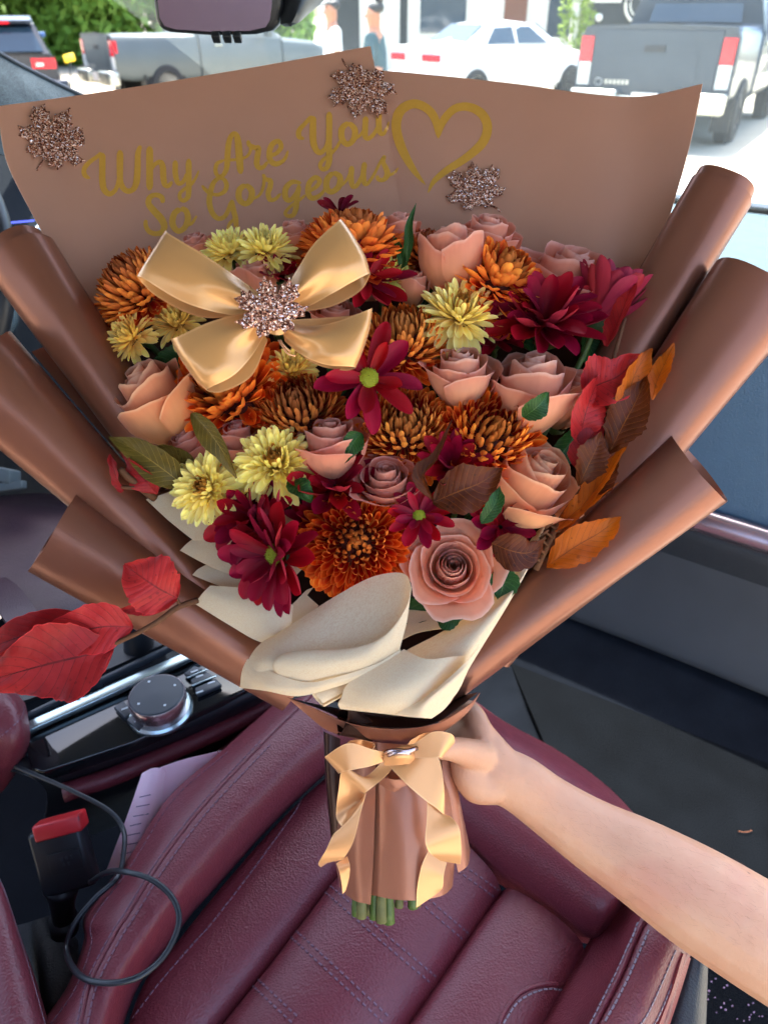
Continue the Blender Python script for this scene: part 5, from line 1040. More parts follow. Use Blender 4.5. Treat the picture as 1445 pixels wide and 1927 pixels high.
leaf('leaf', [(252, 1180, .53), (190, 1180, .523), (110, 1200, .521), (-10, 1240, .527)], 46, M_leaf_red, rb2, serr=.03, fold=.3, wave=.10, n=34, k=12, shape=.4)
leaf('leaf', [(215, 1222, .524), (140, 1238, .514), (60, 1258, .512), (-60, 1292, .52)], 72, M_leaf_dred, rb2, serr=.03, fold=.22, wave=.14, n=40, k=12, shape=.45)
leaf('leaf', [(160, 1165, .532), (90, 1180, .528), (20, 1205, .528), (-50, 1230, .533)], 38, M_leaf_dred, rb2, serr=.03, fold=.3, wave=.12, n=34, k=12)
rt = thing('dark_red_leaf_twig', 'dark red curled leaves on a cut twig below the long olive leaf', 'leaf branch', P(275, 935, .56))
tube('twig', [P(292, 938, .562), P(262, 915, .552), P(238, 895, .548), P(226, 882, .547)], [.0032, .0028, .0026, .0024], M_twig, rt, n=10, seg=7)
tube('twig_spur', [P(262, 915, .551), P(246, 918, .547), P(230, 916, .547)], .0016, M_twig, rt, n=7, seg=6)
for pts, hw, ro in (([(232, 925, .55), (222, 905, .546), (214, 880, .546), (208, 855, .55)], 13, .5), ([(296, 930, .556), (275, 905, .55), (250, 880, .55), (228, 850, .556)], 22, .3)): leaf('leaf', pts, hw, M_leaf_dred, rt, roll=ro, wave=.3)

# ---------------------------------------------------------------- satin bow with a glitter leaf
bow = thing('satin_bow', 'gold satin ribbon bow with glitter maple leaf pinned on the flowers', 'ribbon bow', P(515, 590, .56))
def loopr(front, end, back, name='loop'):
    front[0] = [(x, y, d + (.004, -.004, .004, -.003)[i]) for i, (x, y, d) in enumerate(front[0])]; front[1] = [(x, y, d + (.002, -.003, .003, -.002)[i]) for i, (x, y, d) in enumerate(front[1])]
    back = [[(x, y + (4, 7, 10, 15)[i], d) for i, (x, y, d) in enumerate(q)] for q in back[:2]] + back[2:]
    """sections across the ribbon: from the knot out to the turned end and back beneath"""
    sheet(name, front + end + back, M_satin, bow, nu=18, nv=56, thick=.0003)
K = [(506, 566, .512), (512, 580, .507), (514, 594, .508), (508, 606, .512)]
loopr([[(488, 552, .516), (496, 566, .509), (494, 580, .509), (486, 592, .514)], [(452, 526, .510), (450, 548, .502), (440, 574, .503), (428, 592, .508)], [(385, 480, .503), (372, 512, .498), (358, 542, .499), (345, 568, .503)]],
      [[(322, 442, .506), (306, 468, .503), (284, 500, .503), (270, 524, .506)], [(313, 434, .518), (296, 462, .516), (276, 498, .516), (262, 525, .518)]],
      [[(330, 452, .530), (318, 486, .529), (305, 520, .529), (300, 546, .528)], [(400, 500, .53), (392, 530, .53), (384, 560, .53), (380, 582, .528)], [(480, 560, .526), (480, 572, .526), (478, 582, .526), (474, 592, .524)]])
loopr([[(528, 556, .516), (536, 566, .508), (546, 578, .509), (556, 590, .514)], [(552, 520, .510), (572, 532, .503), (594, 548, .503), (612, 560, .508)], [(588, 462, .505), (616, 482, .499), (644, 506, .499), (664, 530, .504)]],
      [[(632, 420, .508), (656, 450, .504), (680, 486, .504), (692, 516, .507)], [(642, 414, .52), (664, 444, .518), (686, 484, .518), (695, 520, .519)]],
      [[(628, 440, .532), (650, 470, .531), (668, 504, .531), (676, 534, .529)], [(590, 490, .532), (606, 514, .531), (618, 540, .531), (624, 562, .529)], [(545, 556, .528), (550, 566, .528), (556, 576, .528), (558, 588, .526)]])
loopr([[(494, 592, .512), (492, 606, .504), (492, 620, .504), (496, 634, .509)], [(455, 590, .506), (458, 618, .498), (466, 650, .498), (474, 670, .504)], [(390, 608, .501), (400, 646, .496), (420, 684, .496), (440, 706, .500)]],
      [[(334, 634, .503), (350, 670, .499), (378, 710, .499), (398, 728, .502)], [(322, 638, .515), (340, 674, .513), (370, 716, .513), (390, 735, .514)]],
      [[(340, 640, .527), (362, 670, .526), (396, 704, .526), (420, 722, .526)], [(410, 622, .528), (424, 648, .527), (450, 676, .527), (474, 692, .527)], [(490, 604, .524), (492, 616, .523), (498, 630, .523), (504, 640, .522)]])
loopr([[(536, 602, .514), (534, 616, .507), (534, 630, .507), (536, 642, .512)], [(574, 614, .51), (572, 632, .502), (570, 654, .502), (568, 668, .507)], [(630, 606, .506), (626, 636, .499), (618, 668, .499), (612, 686, .504)]],
      [[(690, 584, .504), (684, 622, .500), (672, 664, .500), (662, 690, .503)], [(699, 580, .515), (694, 620, .513), (680, 664, .513), (666, 694, .514)]],
      [[(672, 588, .528), (668, 622, .527), (656, 658, .527), (644, 682, .526)], [(610, 594, .529), (604, 622, .528), (596, 648, .528), (588, 668, .527)], [(545, 602, .524), (543, 614, .524), (541, 628, .524), (539, 640, .522)]])
sheet('knot', [[(496, 574, .507), (510, 560, .500), (530, 558, .500), (546, 572, .507)], [(492, 594, .505), (508, 590, .496), (532, 590, .496), (550, 594, .505)], [(496, 614, .507), (510, 628, .500), (530, 630, .500), (546, 616, .507)]], M_satin, bow, nu=8, nv=10)
maple((512, 592), 72, R(12), 0, bow, .4905, (.03, .05))
for pts in ([(528, 640, .506), (534, 650, .503), (546, 662, .505)], [(524, 640, .506), (540, 664, .504), (556, 670, .506)]): tube('thread', [P(*q) for q in pts], .0006, M_satin, bow, n=8, seg=5)

# ---------------------------------------------------------------- ribbon round the handle
rib = thing('handle_ribbon', 'peach satin ribbon tied in a bow round the bouquet handle', 'ribbon', P(750, 1420, .54))
def rsheet(name, s, nu=10, nv=36):
    s = [[tuple(m_ + (c_ - m_) * (1.14 if i < 2 else 1) for i, (c_, m_) in enumerate(zip(q, ((a[0] + b_[0]) / 2, (a[1] + b_[1]) / 2, (a[2] + b_[2]) / 2)))) for q in (a, b_)] for a, b_ in s]
    sheet(name, s, M_satin_peach, rib, nu=nu, nv=nv, thick=.0003)
def across(l): return l
rsheet('loop', [[(732, 1418, .530), (728, 1430, .530)], [(700, 1412, .525), (696, 1440, .524)], [(655, 1402, .523), (660, 1446, .521)], [(616, 1424, .528), (640, 1452, .526)], [(614, 1428, .536), (636, 1454, .535)]])
rsheet('loop', [[(652, 1404, .523), (650, 1416, .527)], [(658, 1396, .53), (662, 1420, .536)], [(680, 1394, .536), (678, 1424, .542)], [(702, 1400, .530), (690, 1422, .536)], [(704, 1406, .525), (690, 1426, .526)]], 8, 24)
rsheet('loop', [[(754, 1404, .53), (752, 1420, .53)], [(780, 1400, .527), (778, 1424, .526)], [(815, 1380, .523), (808, 1424, .522)], [(848, 1384, .522), (828, 1422, .520)], [(853, 1400, .528), (832, 1424, .526)], [(838, 1384, .536), (816, 1404, .536)], [(800, 1380, .538), (786, 1396, .538)], [(772, 1394, .534), (764, 1406, .534)]], 10, 44)
rsheet('tail', [[(728, 1426, .532), (744, 1436, .532)], [(688, 1462, .530), (722, 1462, .527)], [(650, 1446, .528), (686, 1488, .526)], [(640, 1490, .532), (684, 1494, .534)], [(636, 1535, .537), (682, 1505, .535)], [(648, 1556, .529), (686, 1496, .527)], [(632, 1566, .525), (676, 1530, .522)], [(616, 1600, .524), (662, 1584, .520)], [(602, 1624, .529), (642, 1618, .525)], [(606, 1630, .537), (644, 1606, .537)]], 10, 60)
rsheet('tail', [[(634, 1624, .541), (652, 1612, .541)], [(640, 1640, .539), (657, 1630, .537)], [(644, 1662, .541), (656, 1652, .540)], [(645, 1682, .543), (650, 1676, .543)]], 8, 20)
rsheet('tail', [[(734, 1440, .530), (760, 1424, .532)], [(764, 1470, .525), (790, 1426, .527)], [(800, 1500, .523), (822, 1430, .526)], [(822, 1518, .523), (834, 1480, .524)], [(836, 1534, .526), (836, 1530, .527)]], 12, 40)
rsheet('tail', [[(806, 1500, .527), (836, 1532, .529)], [(806, 1540, .523), (846, 1538, .524)], [(804, 1580, .520), (860, 1560, .520)], [(812, 1604, .521), (864, 1600, .522)], [(830, 1620, .527), (864, 1626, .529)]], 12, 36)
rsheet('tail', [[(810, 1598, .534), (838, 1622, .534)], [(796, 1630, .532), (832, 1646, .532)], [(788, 1670, .533), (830, 1668, .534)], [(786, 1706, .536), (824, 1680, .537)]], 10, 24)
sheet('knot', [[(716, 1414, .532), (722, 1428, .526), (722, 1440, .532)], [(740, 1408, .524), (742, 1424, .519), (742, 1440, .526)], [(764, 1406, .524), (766, 1422, .519), (764, 1438, .526)], [(784, 1412, .532), (780, 1424, .526), (778, 1438, .532)]], M_satin_peach, rib, nu=8, nv=16, thick=.0003)
tube('wire_tie', [P(726, 1416, .524), P(745, 1412, .518), P(765, 1414, .518), P(784, 1408, .524)], .0018, M_trim, rib, n=10, seg=6)
tube('wire_tie', [P(730, 1422, .522), P(750, 1416, .516), P(772, 1418, .519)], .0013, M_trim, rib, n=10, seg=6)
# cut stem ends
st = thing('stem_bundle', 'cut green stem ends showing below the handle paper', 'stems', P(740, 1735, .575))
for x0, x1, y1, d, r_ in ((672, 670, 1722, .572, .0032), (684, 680, 1726, .562, .0038), (696, 694, 1720, .575, .003), (706, 704, 1728, .566, .0036), (718, 718, 1734, .562, .0040), (731, 732, 1736, .570, .0044), (726, 726, 1726, .585, .003), (752, 750, 1706, .575, .0034), (775, 777, 1708, .570, .0038), (783, 785, 1704, .578, .003)):
    tube('stem', [P(x0 + (745 - x0) * .4, 1600, d), P(x0, 1680, d), P(x1, y1, d)], [r_ * .9, r_, r_ * 1.08], random.choice((M_stem, M_stem, M_stem2)), st, n=6, seg=9)
# ---------------------------------------------------------------- the arm and hand that hold the handle
def ell_tube(V, Fc, pts, seg=18, up=VD):
    """pts: (px,py,d, half width px, half thickness px) -> closed tapering tube with rounded ends"""
    q = cr(pts, len(pts) * 5); C_ = [P(*a[:3]) for a in q]; n = len(q); b0 = len(V); rings = []
    for i in range(n):
        t = (C_[min(i + 1, n - 1)] - C_[max(i - 1, 0)]).normalized(); s = t.cross(up).normalized(); u = s.cross(t).normalized(); k = ppm(q[i][2])
        rings.append((C_[i], t, s, u, max(q[i][3], 2) * k, max(q[i][4], 2) * k))
    full = []
    c, t, s, u, a, b = rings[0]; 
    for f in (.95, .7, .35): full.append((c - t * (b * f), t, s, u, a * math.sqrt(1 - f * f), b * math.sqrt(1 - f * f)))
    full += rings; c, t, s, u, a, b = rings[-1]
    for f in (.35, .7, .95): full.append((c + t * (b * f), t, s, u, a * math.sqrt(1 - f * f), b * math.sqrt(1 - f * f)))
    for c, t, s, u, a, b in full:
        for j in range(seg):
            w = 2 * math.pi * j / seg; V.append(c + s * (math.cos(w) * a) + u * (math.sin(w) * b))
    m = len(full)
    for i in range(m - 1):
        for j in range(seg): j2 = (j + 1) % seg; Fc.append((b0 + i * seg + j, b0 + i * seg + j2, b0 + (i + 1) * seg + j2, b0 + (i + 1) * seg + j))
    Fc.append(tuple(b0 + j for j in reversed(range(seg)))); Fc.append(tuple(b0 + (m - 1) * seg + j for j in range(seg)))
V, Fc = [], []
# forearm and upper arm
ell_tube(V, Fc, [(925, 1452, .60, 52, 40), (975, 1474, .605, 54, 40), (1030, 1514, .612, 56, 46), (1110, 1568, .615, 66, 58), (1200, 1620, .61, 80, 72), (1300, 1682, .60, 94, 84), (1400, 1744, .59, 100, 90), (1480, 1794, .585, 102, 94), (1580, 1856, .58, 104, 96)])
# palm: from the wrist round the handle's far side
ell_tube(V, Fc, [(945, 1462, .60, 52, 36), (908, 1432, .60, 58, 36), (882, 1400, .607, 56, 32), (872, 1380, .625, 52, 28)])
ell_tube(V, Fc, [(935, 1480, .598, 30, 30), (902, 1478, .592, 34, 30), (882, 1458, .588, 32, 28), (872, 1432, .588, 28, 26)])       # ball of the thumb
ell_tube(V, Fc, [(905, 1425, .59, 32, 28), (872, 1414, .573, 26, 24), (838, 1408, .556, 22, 20), (805, 1408, .548, 20, 17), (782, 1412, .547, 17, 14)])  # thumb across the front
ell_tube(V, Fc, [(915, 1405, .60, 28, 28), (900, 1368, .605, 24, 26), (888, 1342, .618, 21, 22), (872, 1336, .64, 18, 18), (835, 1340, .655, 17, 17), (790, 1348, .655, 16, 15), (760, 1354, .645, 14, 13)])   # index finger
ell_tube(V, Fc, [(905, 1400, .612, 24, 24), (888, 1380, .635, 19, 19), (868, 1376, .655, 18, 18), (825, 1380, .662, 17, 17), (775, 1386, .66, 16, 15), (745, 1390, .65, 14, 13)])   # middle
ell_tube(V, Fc, [(900, 1430, .612, 24, 24), (882, 1418, .637, 18, 18), (862, 1414, .655, 17, 17), (820, 1418, .662, 16, 16), (775, 1422, .66, 15, 14), (752, 1424, .652, 13, 12)])   # ring
ell_tube(V, Fc, [(905, 1465, .605, 24, 24), (880, 1455, .632, 17, 17), (860, 1450, .65, 15, 15), (825, 1452, .656, 14, 14), (790, 1454, .654, 12, 12)])   # little
ell_tube(V, Fc, [(930, 1492, .606, 22, 22), (896, 1490, .606, 22, 22), (876, 1474, .612, 20, 22)])   # heel of the hand
person = thing('person', 'bare forearm and hand of a person gripping the bouquet handle', 'person', P(1445, 1750, .6))
arm = obj('arm', V, Fc, M_skin, person)
k = arm.modifiers.new('r', 'REMESH'); k.mode = 'VOXEL'; k.voxel_size = .0020; k.use_smooth_shade = True
k = arm.modifiers.new('s', 'SMOOTH'); k.factor = .5; k.iterations = 5

# fine hairs on the forearm
b = bvh_of(arm); HV, HF = [], []
for k_ in range(420):
    px, py = rng.uniform(1010, 1440), 0; py = 1440 + (px - 941) * .36 + rng.uniform(20, 175); h, nn = hit(b, px, py, .0006)
    if h is None: continue
    d0 = (P(px + 60, py + 34, .6) - P(px, py, .6)).normalized() * -1; d0 = (d0 + Vector(rng.normal(size=3)) * .35); d0 = (d0 - nn * d0.dot(nn)).normalized(); L_ = rng.uniform(.004, .009)
    tube_vf([h, h + d0 * L_ * .5 + nn * .0006, h + d0 * L_ + nn * .0004], [.00005, .00004, .00002], 3, False, HV, HF)
tag(obj('arm_hair', HV, HF, M_armhair, person), kind='stuff')
# ---------------------------------------------------------------- the street beyond the windscreen
def car_frame(x, y, head, sc=1.0):
    f = Vector((math.sin(head), math.cos(head), 0)); r = Vector((math.cos(head), -math.sin(head), 0)); o = Vector((x, y, 0))
    T = lambda a, b, z: o + (f * a + r * b + ZV * z) * sc
    T.sc = sc; return T, f, r
def body_loft(name, T, st, mat, parent, sub=2):
    """stations along the car: (a, half width, z low, z shoulder, z top, half width at top)"""
    rows = []
    for a, w, z0, z1, z2, wt in st:
        rows.append([T(a, -w * .92, z0), T(a, -w, z0 + .12), T(a, -w, (z0 + z1) / 2), T(a, -w * .985, z1 - .03), T(a, -(w * .96), z1), T(a, -wt, z2), T(a, 0, z2 + .03), T(a, wt, z2), T(a, w * .96, z1), T(a, w * .985, z1 - .03), T(a, w, (z0 + z1) / 2), T(a, w, z0 + .12), T(a, w * .92, z0)])
    V, Fc, uv = grid(rows); n = len(st); k = 13
    Fc.append(tuple(range(k))); Fc.append(tuple((n - 1) * k + j for j in reversed(range(k)))); Fc += [((i * k + k - 1), i * k, (i + 1) * k, (i + 1) * k + k - 1) for i in range(n - 1)]
    return obj(name, V, Fc, mat, parent, bevel=.03)
def wheel(T, a, b, r, parent, w=.11, spokes=5):
    c = T(a, b, r); ax = (T(0, 1, 0) - T(0, 0, 0)) * (1 if b > 0 else -1); r *= T.sc
    parent = lathe('wheel', [(r * .62, .02), (r * .66, .04), (r * .92, .03), (r, -.02), (r, -w * 1.8), (r * .7, -w * 2)], c, ax, M_tyre, parent, 28)
    lathe('rim', [(.0, -.01), (r * .18, .0), (r * .2, -.03), (r * .55, -.04), (r * .62, .02)], c, ax, M_rim, parent, 28)
    s, u = frame(ax)
    for k in range(spokes):
        d = s * math.cos(k * 2 * math.pi / spokes) + u * math.sin(k * 2 * math.pi / spokes); box('rim_spoke', c + d * r * .36 - ax * .005, d * r * .24, d.cross(ax) * r * .08, ax * .018, M_rim, parent)
    # dark arch above the wheel
    V, Fc = [], []; pts = [c + (s * math.cos(q) + u * math.sin(q)) * (r * 1.16) - ax * .03 for q in np.linspace(0, 2 * math.pi, 29)]
    o = obj('wheel_arch', [c - ax * .03 - ax * .0] + pts[:-1], [(0, 1 + i, 1 + (i + 1) % 28) for i in range(28)], M_tyre, parent)
def plate(name, T, a, b0, b1, z0, z1, mat, parent, th=.02): return slab(name, [T(a, b0, z0), T(a, b1, z0), T(a, b1, z1), T(a, b0, z1)], (T(1, 0, 0) - T(0, 0, 0)) * th, mat, parent)
def sidep(name, T, b, pts, mat, parent, th=.012): return slab(name, [T(a, b + (tb or 0), z) for a, z, tb in pts], (T(0, 1, 0) - T(0, 0, 0)) * (-th if b > 0 else th), mat, parent)
def ring_mark(T, a, b, z, r, parent):
    pts = [T(a, b + r * math.cos(q), z + r * .8 * math.sin(q)) for q in np.linspace(0, 2 * math.pi, 17)]; obj('emblem', *tube_vf(pts, r * .14, 5), M_rim, parent)
def pickup(x, y, head, label, mat, name='pickup_truck', sc=1.0, bumper=M_bump):
    T, f, r = car_frame(x, y, head, sc); t = thing(name, label, 'pickup truck', (x, y, 0), 'pickup trucks parked in the street')
    W = .96
    body_loft('bed', T, [(0, W, .55, 1.28, 1.34, .90), (.4, W, .50, 1.29, 1.35, .90), (2.0, W, .48, 1.29, 1.35, .9)], mat, t)
    body_loft('cab', T, [(2.02, W, .45, 1.30, 1.90, .72), (2.3, W, .45, 1.30, 1.95, .74), (3.4, W, .45, 1.28, 1.94, .74), (4.2, W, .45, 1.26, 1.32, .80)], mat, t)
    body_loft('bonnet', T, [(4.22, W, .45, 1.20, 1.26, .80), (5.2, W * .98, .45, 1.12, 1.18, .78), (5.55, W * .9, .5, 1.0, 1.05, .7)], mat, t)
    plate('tailgate', T, -.022, -.78, .78, .62, 1.33, mat, t, .018); plate('tailgate_recess', T, -.03, -.55, .55, .72, 1.08, mat, t, .006)
    plate('handle', T, -.04, -.13, .13, 1.10, 1.17, M_dark, t)
    for s in (-1, 1):
        plate('tail_light', T, -.03, s * .80, s * .955, .98, 1.26, M_tail, t, .12); plate('reversing_light', T, -.03, s * .80, s * .955, .72, .975, M_lens, t, .12)
        for a in (1.15, 4.6): wheel(T, a, s * (W + .005), .40, t)
        sidep('side_window', T, s * .80, [(2.35, 1.36, s * .10), (3.1, 1.36, s * .10), (3.1, 1.82, -s * .03), (2.45, 1.82, -s * .03)], M_carglass, t); sidep('side_window', T, s * .80, [(3.18, 1.36, s * .10), (4.0, 1.36, s * .09), (3.5, 1.82, -s * .03), (3.18, 1.82, -s * .03)], M_carglass, t)
        box('wing_mirror', T(3.75, s * 1.12, 1.42), f * .05, r * .10, ZV * .11, mat, t, bevel=.02); sidep('door_handle', T, s * (W + .02), [(2.4, 1.12, 0), (2.6, 1.12, 0), (2.6, 1.16, 0), (2.4, 1.16, 0)], M_bump, t)
    sl = [T(2.0, -.64, 1.40), T(2.0, .64, 1.40), T(2.1, .56, 1.84), T(2.1, -.56, 1.84)]; slab('rear_window', [p - f * .03 for p in sl], f * .02, M_carglass, t)
    for b0, b1 in ((-.98, -.36), (.36, .98)): box('bumper', T(-.10, (b0 + b1) / 2, .56), f * .10, r * ((b1 - b0) / 2), ZV * .12, bumper, t, bevel=.03)
    box('bumper_step', T(-.06, 0, .53), f * .08, r * .40, ZV * .09, bumper, t, bevel=.03); plate('number_plate', T, -.155, -.17, .17, .50, .66, M_plate, t, .008)
    ring_mark(T, -.045, -.66, .76, .05, t)
    V, Fc = [], []
    for k in range(6): box_vf(T(-.03, -.56 + k * .055, .76), r * .018, f * .003, ZV * .026, V, Fc)
    tag(obj('lettering', V, Fc, M_rim, t, smooth=False), kind='stuff')
    box('mud_flap', T(.62, .86, .38), f * .01, r * .12, ZV * .2, M_dark, t); box('mud_flap', T(.62, -.86, .38), f * .01, r * .12, ZV * .2, M_dark, t)
    return t
pickup(3.42, 10.9, R(31), 'grey pickup truck seen from behind at the right', M_carg)
pickup(-5.5, 16.6, R(52), 'dusty grey pickup truck parked broadside behind the mirror', M_carg2, sc=.86)
def sedan(x, y, head, label, mat, name='sedan_car', sc=.95):
    T, f, r = car_frame(x, y, head, sc); t = thing(name, label, 'car', (x, y, 0), 'cars parked in the street'); W = .88
    body_loft('body', T, [(-.02, W * .86, .38, .92, .96, .7), (.12, W * .95, .30, .97, 1.03, .75), (.9, W, .24, .99, 1.06, .76), (2.5, W, .22, .97, 1.03, .76), (3.5, W, .24, .93, .98, .74), (4.4, W * .94, .30, .78, .83, .7), (4.65, W * .82, .4, .62, .66, .62)], mat, t)
    rows = [[T(a, -w, z) for w in (1, .98, .9, .55, 0)] for a, z in ()] 
    body_loft('greenhouse', T, [(.75, .76, .95, 1.03, 1.05, .70), (1.45, .76, .95, 1.10, 1.40, .56), (2.1, .76, .95, 1.12, 1.45, .57), (2.7, .76, .95, 1.10, 1.40, .56), (3.45, .74, .93, .99, 1.0, .66)], mat, t)
    for s in (-1, 1):
        sidep('side_window', T, s * .775, [(1.25, 1.06, 0), (2.05, 1.06, 0), (2.05, 1.36, -s * .165), (1.55, 1.34, -s * .155)], M_carglass, t); sidep('side_window', T, s * .775, [(2.12, 1.06, 0), (3.0, 1.05, 0), (2.55, 1.36, -s * .165), (2.12, 1.37, -s * .17)], M_carglass, t)
        plate('tail_light', T, -.05, s * .30, s * .80, .78, .90, M_tail, t, .10); box('wing_mirror', T(2.95, s * .98, 1.07), f * .05, r * .09, ZV * .06, mat, t, bevel=.02)
        for a in (.95, 3.68): wheel(T, a, s * (W + .005), .325, t, spokes=7)
        sidep('door_handle', T, s * (W + .015), [(1.55, .88, 0), (1.75, .88, 0), (1.75, .91, 0), (1.55, .91, 0)], mat, t)
    slab('rear_window', [T(.86, -.62, 1.08), T(.86, .62, 1.08), T(1.36, .5, 1.37), T(1.36, -.5, 1.37)], -f * .03 + ZV * .03, M_carglass, t)
    slab('windscreen', [T(3.38, -.62, 1.03), T(3.38, .62, 1.03), T(2.78, .5, 1.38), T(2.78, -.5, 1.38)], f * .03 + ZV * .03, M_carglass, t)
    plate('number_plate', T, -.07, -.22, .22, .62, .75, M_plate, t); box('bumper', T(-.03, 0, .45), f * .07, r * .80, ZV * .12, mat, t, bevel=.04)
    return t
sedan(.60, 16.8, R(56), 'white sedan parked broadside in front of the white shop', M_carw)
sedan(-9.6, 21.5, R(-18), 'blue car mostly hidden between the dark suv and the dusty truck', M_carb)
def suv(x, y, head, label, mat, name='dark_suv', sc=.84):
    T, f, r = car_frame(x, y, head, sc); t = thing(name, label, 'suv', (x, y, 0), 'cars parked in the street'); W = .92
    body_loft('body', T, [(0, W * .93, .40, .98, 1.04, .84), (.2, W, .34, 1.02, 1.08, .84), (3.2, W, .32, 1.02, 1.06, .82), (4.4, W * .93, .4, .9, .95, .75)], mat, t)
    body_loft('greenhouse', T, [(.05, .84, 1.0, 1.06, 1.10, .80), (.38, .84, 1.0, 1.2, 1.62, .64), (1.2, .84, 1.0, 1.2, 1.70, .65), (2.3, .84, 1.0, 1.2, 1.66, .64), (3.3, .8, 1.0, 1.06, 1.08, .7)], mat, t)
    slab('rear_window', [T(.03, -.70, 1.14), T(.03, .70, 1.14), T(.30, .56, 1.54), T(.30, -.56, 1.54)], -f * .03 + ZV * .015, M_carglass, t)
    slab('spoiler', [T(.14, -.60, 1.63), T(.14, .60, 1.63), T(.5, .60, 1.70), T(.5, -.60, 1.70)], ZV * .04, mat, t); plate('brake_light', T, .13, -.18, .18, 1.615, 1.655, M_tail, t)
    for s in (-1, 1):
        plate('tail_light', T, -.04, s * .42, s * .88, .86, 1.04, M_tail, t, .08); plate('light_insert', T, -.05, s * .50, s * .64, .90, .96, M_lens, t, .01)
        for a in (.85, 3.5): wheel(T, a, s * (W + .005), .36, t)
        sidep('side_window', T, s * .835, [(.6, 1.14, 0), (1.5, 1.14, 0), (1.5, 1.58, -s * .18), (.75, 1.56, -s * .17)], M_carglass, t); sidep('side_window', T, s * .835, [(1.6, 1.14, 0), (2.9, 1.12, 0), (2.3, 1.56, -s * .17), (1.6, 1.58, -s * .18)], M_carglass, t)
    plate('number_plate', T, -.05, -.24, .24, .76, .90, M_plate, t); ring_mark(T, -.06, 0, 1.02, .05, t); box('bumper', T(-.05, 0, .52), f * .08, r * .88, ZV * .12, mat, t, bevel=.04)
    box('antenna', T(.7, 0, 1.80), f * .03, r * .004, ZV * .06, M_dark, t)
    return t
suv(-6.30, 14.4, R(-24), 'dark blue suv with red tail lights beside the windscreen pillar', M_card)
yt = box('yellow_tag', P(131, 109, 10.5), RIGHT * .075 + UP * .02, UP * .055 - RIGHT * .02, FWD * .01, M_yellow, bevel=.02)
tag(yt, 'small bright yellow tag in front of the dark suv', 'tag')
yp = tube('tag_post', [P(133, 116, 10.5), PZ(134, 240, 0)], .012, M_dark, yt, seg=6)

# people
def figure(x, y, face, label, h, shirt, cap, bun):
    T, f, r = car_frame(x, y, face); g = h / 1.7; t = thing('person', label, 'person', (x, y, 0))
    def sk(name, pts, edges, rad, mat):
        me = bpy.data.meshes.new(name); me.from_pydata([tuple(T(a * g, b * g, z * g)) for a, b, z in pts], edges, []); me.materials.append(mat)
        o = bpy.data.objects.new(name, me); reg(o, t, Matrix.Identity(4)); k = o.modifiers.new('k', 'SKIN'); 
        for i, v in enumerate(me.skin_vertices[0].data): v.radius = (rad[i][0] * g, rad[i][1] * g); v.use_root = (i == 0)
        k.use_smooth_shade = True; s_ = o.modifiers.new('s', 'SUBSURF'); s_.levels = s_.render_levels = 2; return o
    pts = [(0, 0, .95), (0, 0, 1.15), (0, 0, 1.36), (0, 0, 1.46), (.01, 0, 1.54), (.02, 0, 1.63), (.015, 0, 1.69), (-.0, .17, 1.38), (0, .22, 1.12), (.06, .20, .88), (0, -.17, 1.38), (0, -.22, 1.12), (.06, -.20, .88), (0, .09, .88), (.02, .10, .48), (0, .10, .08), (.14, .11, .04), (0, -.09, .88), (-.04, -.10, .48), (-.08, -.10, .08), (.06, -.11, .04), (.10, .19, .80), (.10, -.19, .80)]
    E = [(0, 1), (1, 2), (2, 3), (3, 4), (4, 5), (5, 6), (2, 7), (7, 8), (8, 9), (2, 10), (10, 11), (11, 12), (0, 13), (13, 14), (14, 15), (15, 16), (0, 17), (17, 18), (18, 19), (19, 20), (9, 21), (12, 22)]
    rad = [(.14, .10), (.13, .09), (.15, .10), (.06, .06), (.085, .095), (.09, .105), (.07, .08), (.055, .055), (.042, .042), (.034, .034), (.055, .055), (.042, .042), (.034, .034), (.085, .085), (.055, .055), (.04, .04), (.035, .03), (.085, .085), (.055, .055), (.04, .04), (.035, .03), (.03, .02), (.03, .02)]
    sk('body', pts, E, rad, M_sunskin)
    sk('top', [(0, 0, .90), (0, 0, 1.15), (0, 0, 1.37), (0, .17, 1.385), (0, .225, 1.14), (0, -.17, 1.385), (0, -.225, 1.14)], [(0, 1), (1, 2), (2, 3), (3, 4), (2, 5), (5, 6)], [(.165, .125), (.15, .115), (.17, .12), (.075, .075), (.065, .065), (.075, .075), (.065, .065)], shirt)
    sk('trousers', [(0, 0, .93), (0, .09, .86), (.02, .10, .48), (0, .10, .12), (0, -.09, .86), (-.04, -.10, .48), (-.08, -.10, .12)], [(0, 1), (1, 2), (2, 3), (0, 4), (4, 5), (5, 6)], [(.15, .11), (.105, .105), (.075, .075), (.065, .065), (.105, .105), (.075, .075), (.065, .065)], M_trouser)
    hr = sk('hair', [(-.02, 0, 1.60), (-.015, 0, 1.68), (-.005, 0, 1.725)], [(0, 1), (1, 2)], [(.10, .10), (.10, .115), (.07, .08)], M_hair)
    for s in (-1, 1): lathe('ear', [(.004, 0), (.022, .006), (.016, .014), (.0, .016)], T(.01 * g, s * .085 * g, 1.60 * g), r * s, M_sunskin, t, 10)
    lathe('nose', [(.016, 0), (.012, .012), (.004, .024)], T(.10 * g, 0, 1.59 * g), f - ZV * .3, M_sunskin, t, 8)
    if cap: slab('cap_peak', [T(.06 * g, -.08 * g, 1.675 * g), T(.19 * g, -.06 * g, 1.66 * g), T(.19 * g, .06 * g, 1.66 * g), T(.06 * g, .08 * g, 1.675 * g)], ZV * .012, M_hair, t)
    if bun: lathe('hair_bun', [(.02, -.03), (.05, 0), (.045, .04), (.0, .06)], T(-.05 * g, 0, 1.74 * g), ZV - f * .4, M_hair, t, 14)
figure(-.66, 11.2, R(-110), 'person in white shirt and black cap behind the paper edge', 1.62, M_shirtw, True, False)
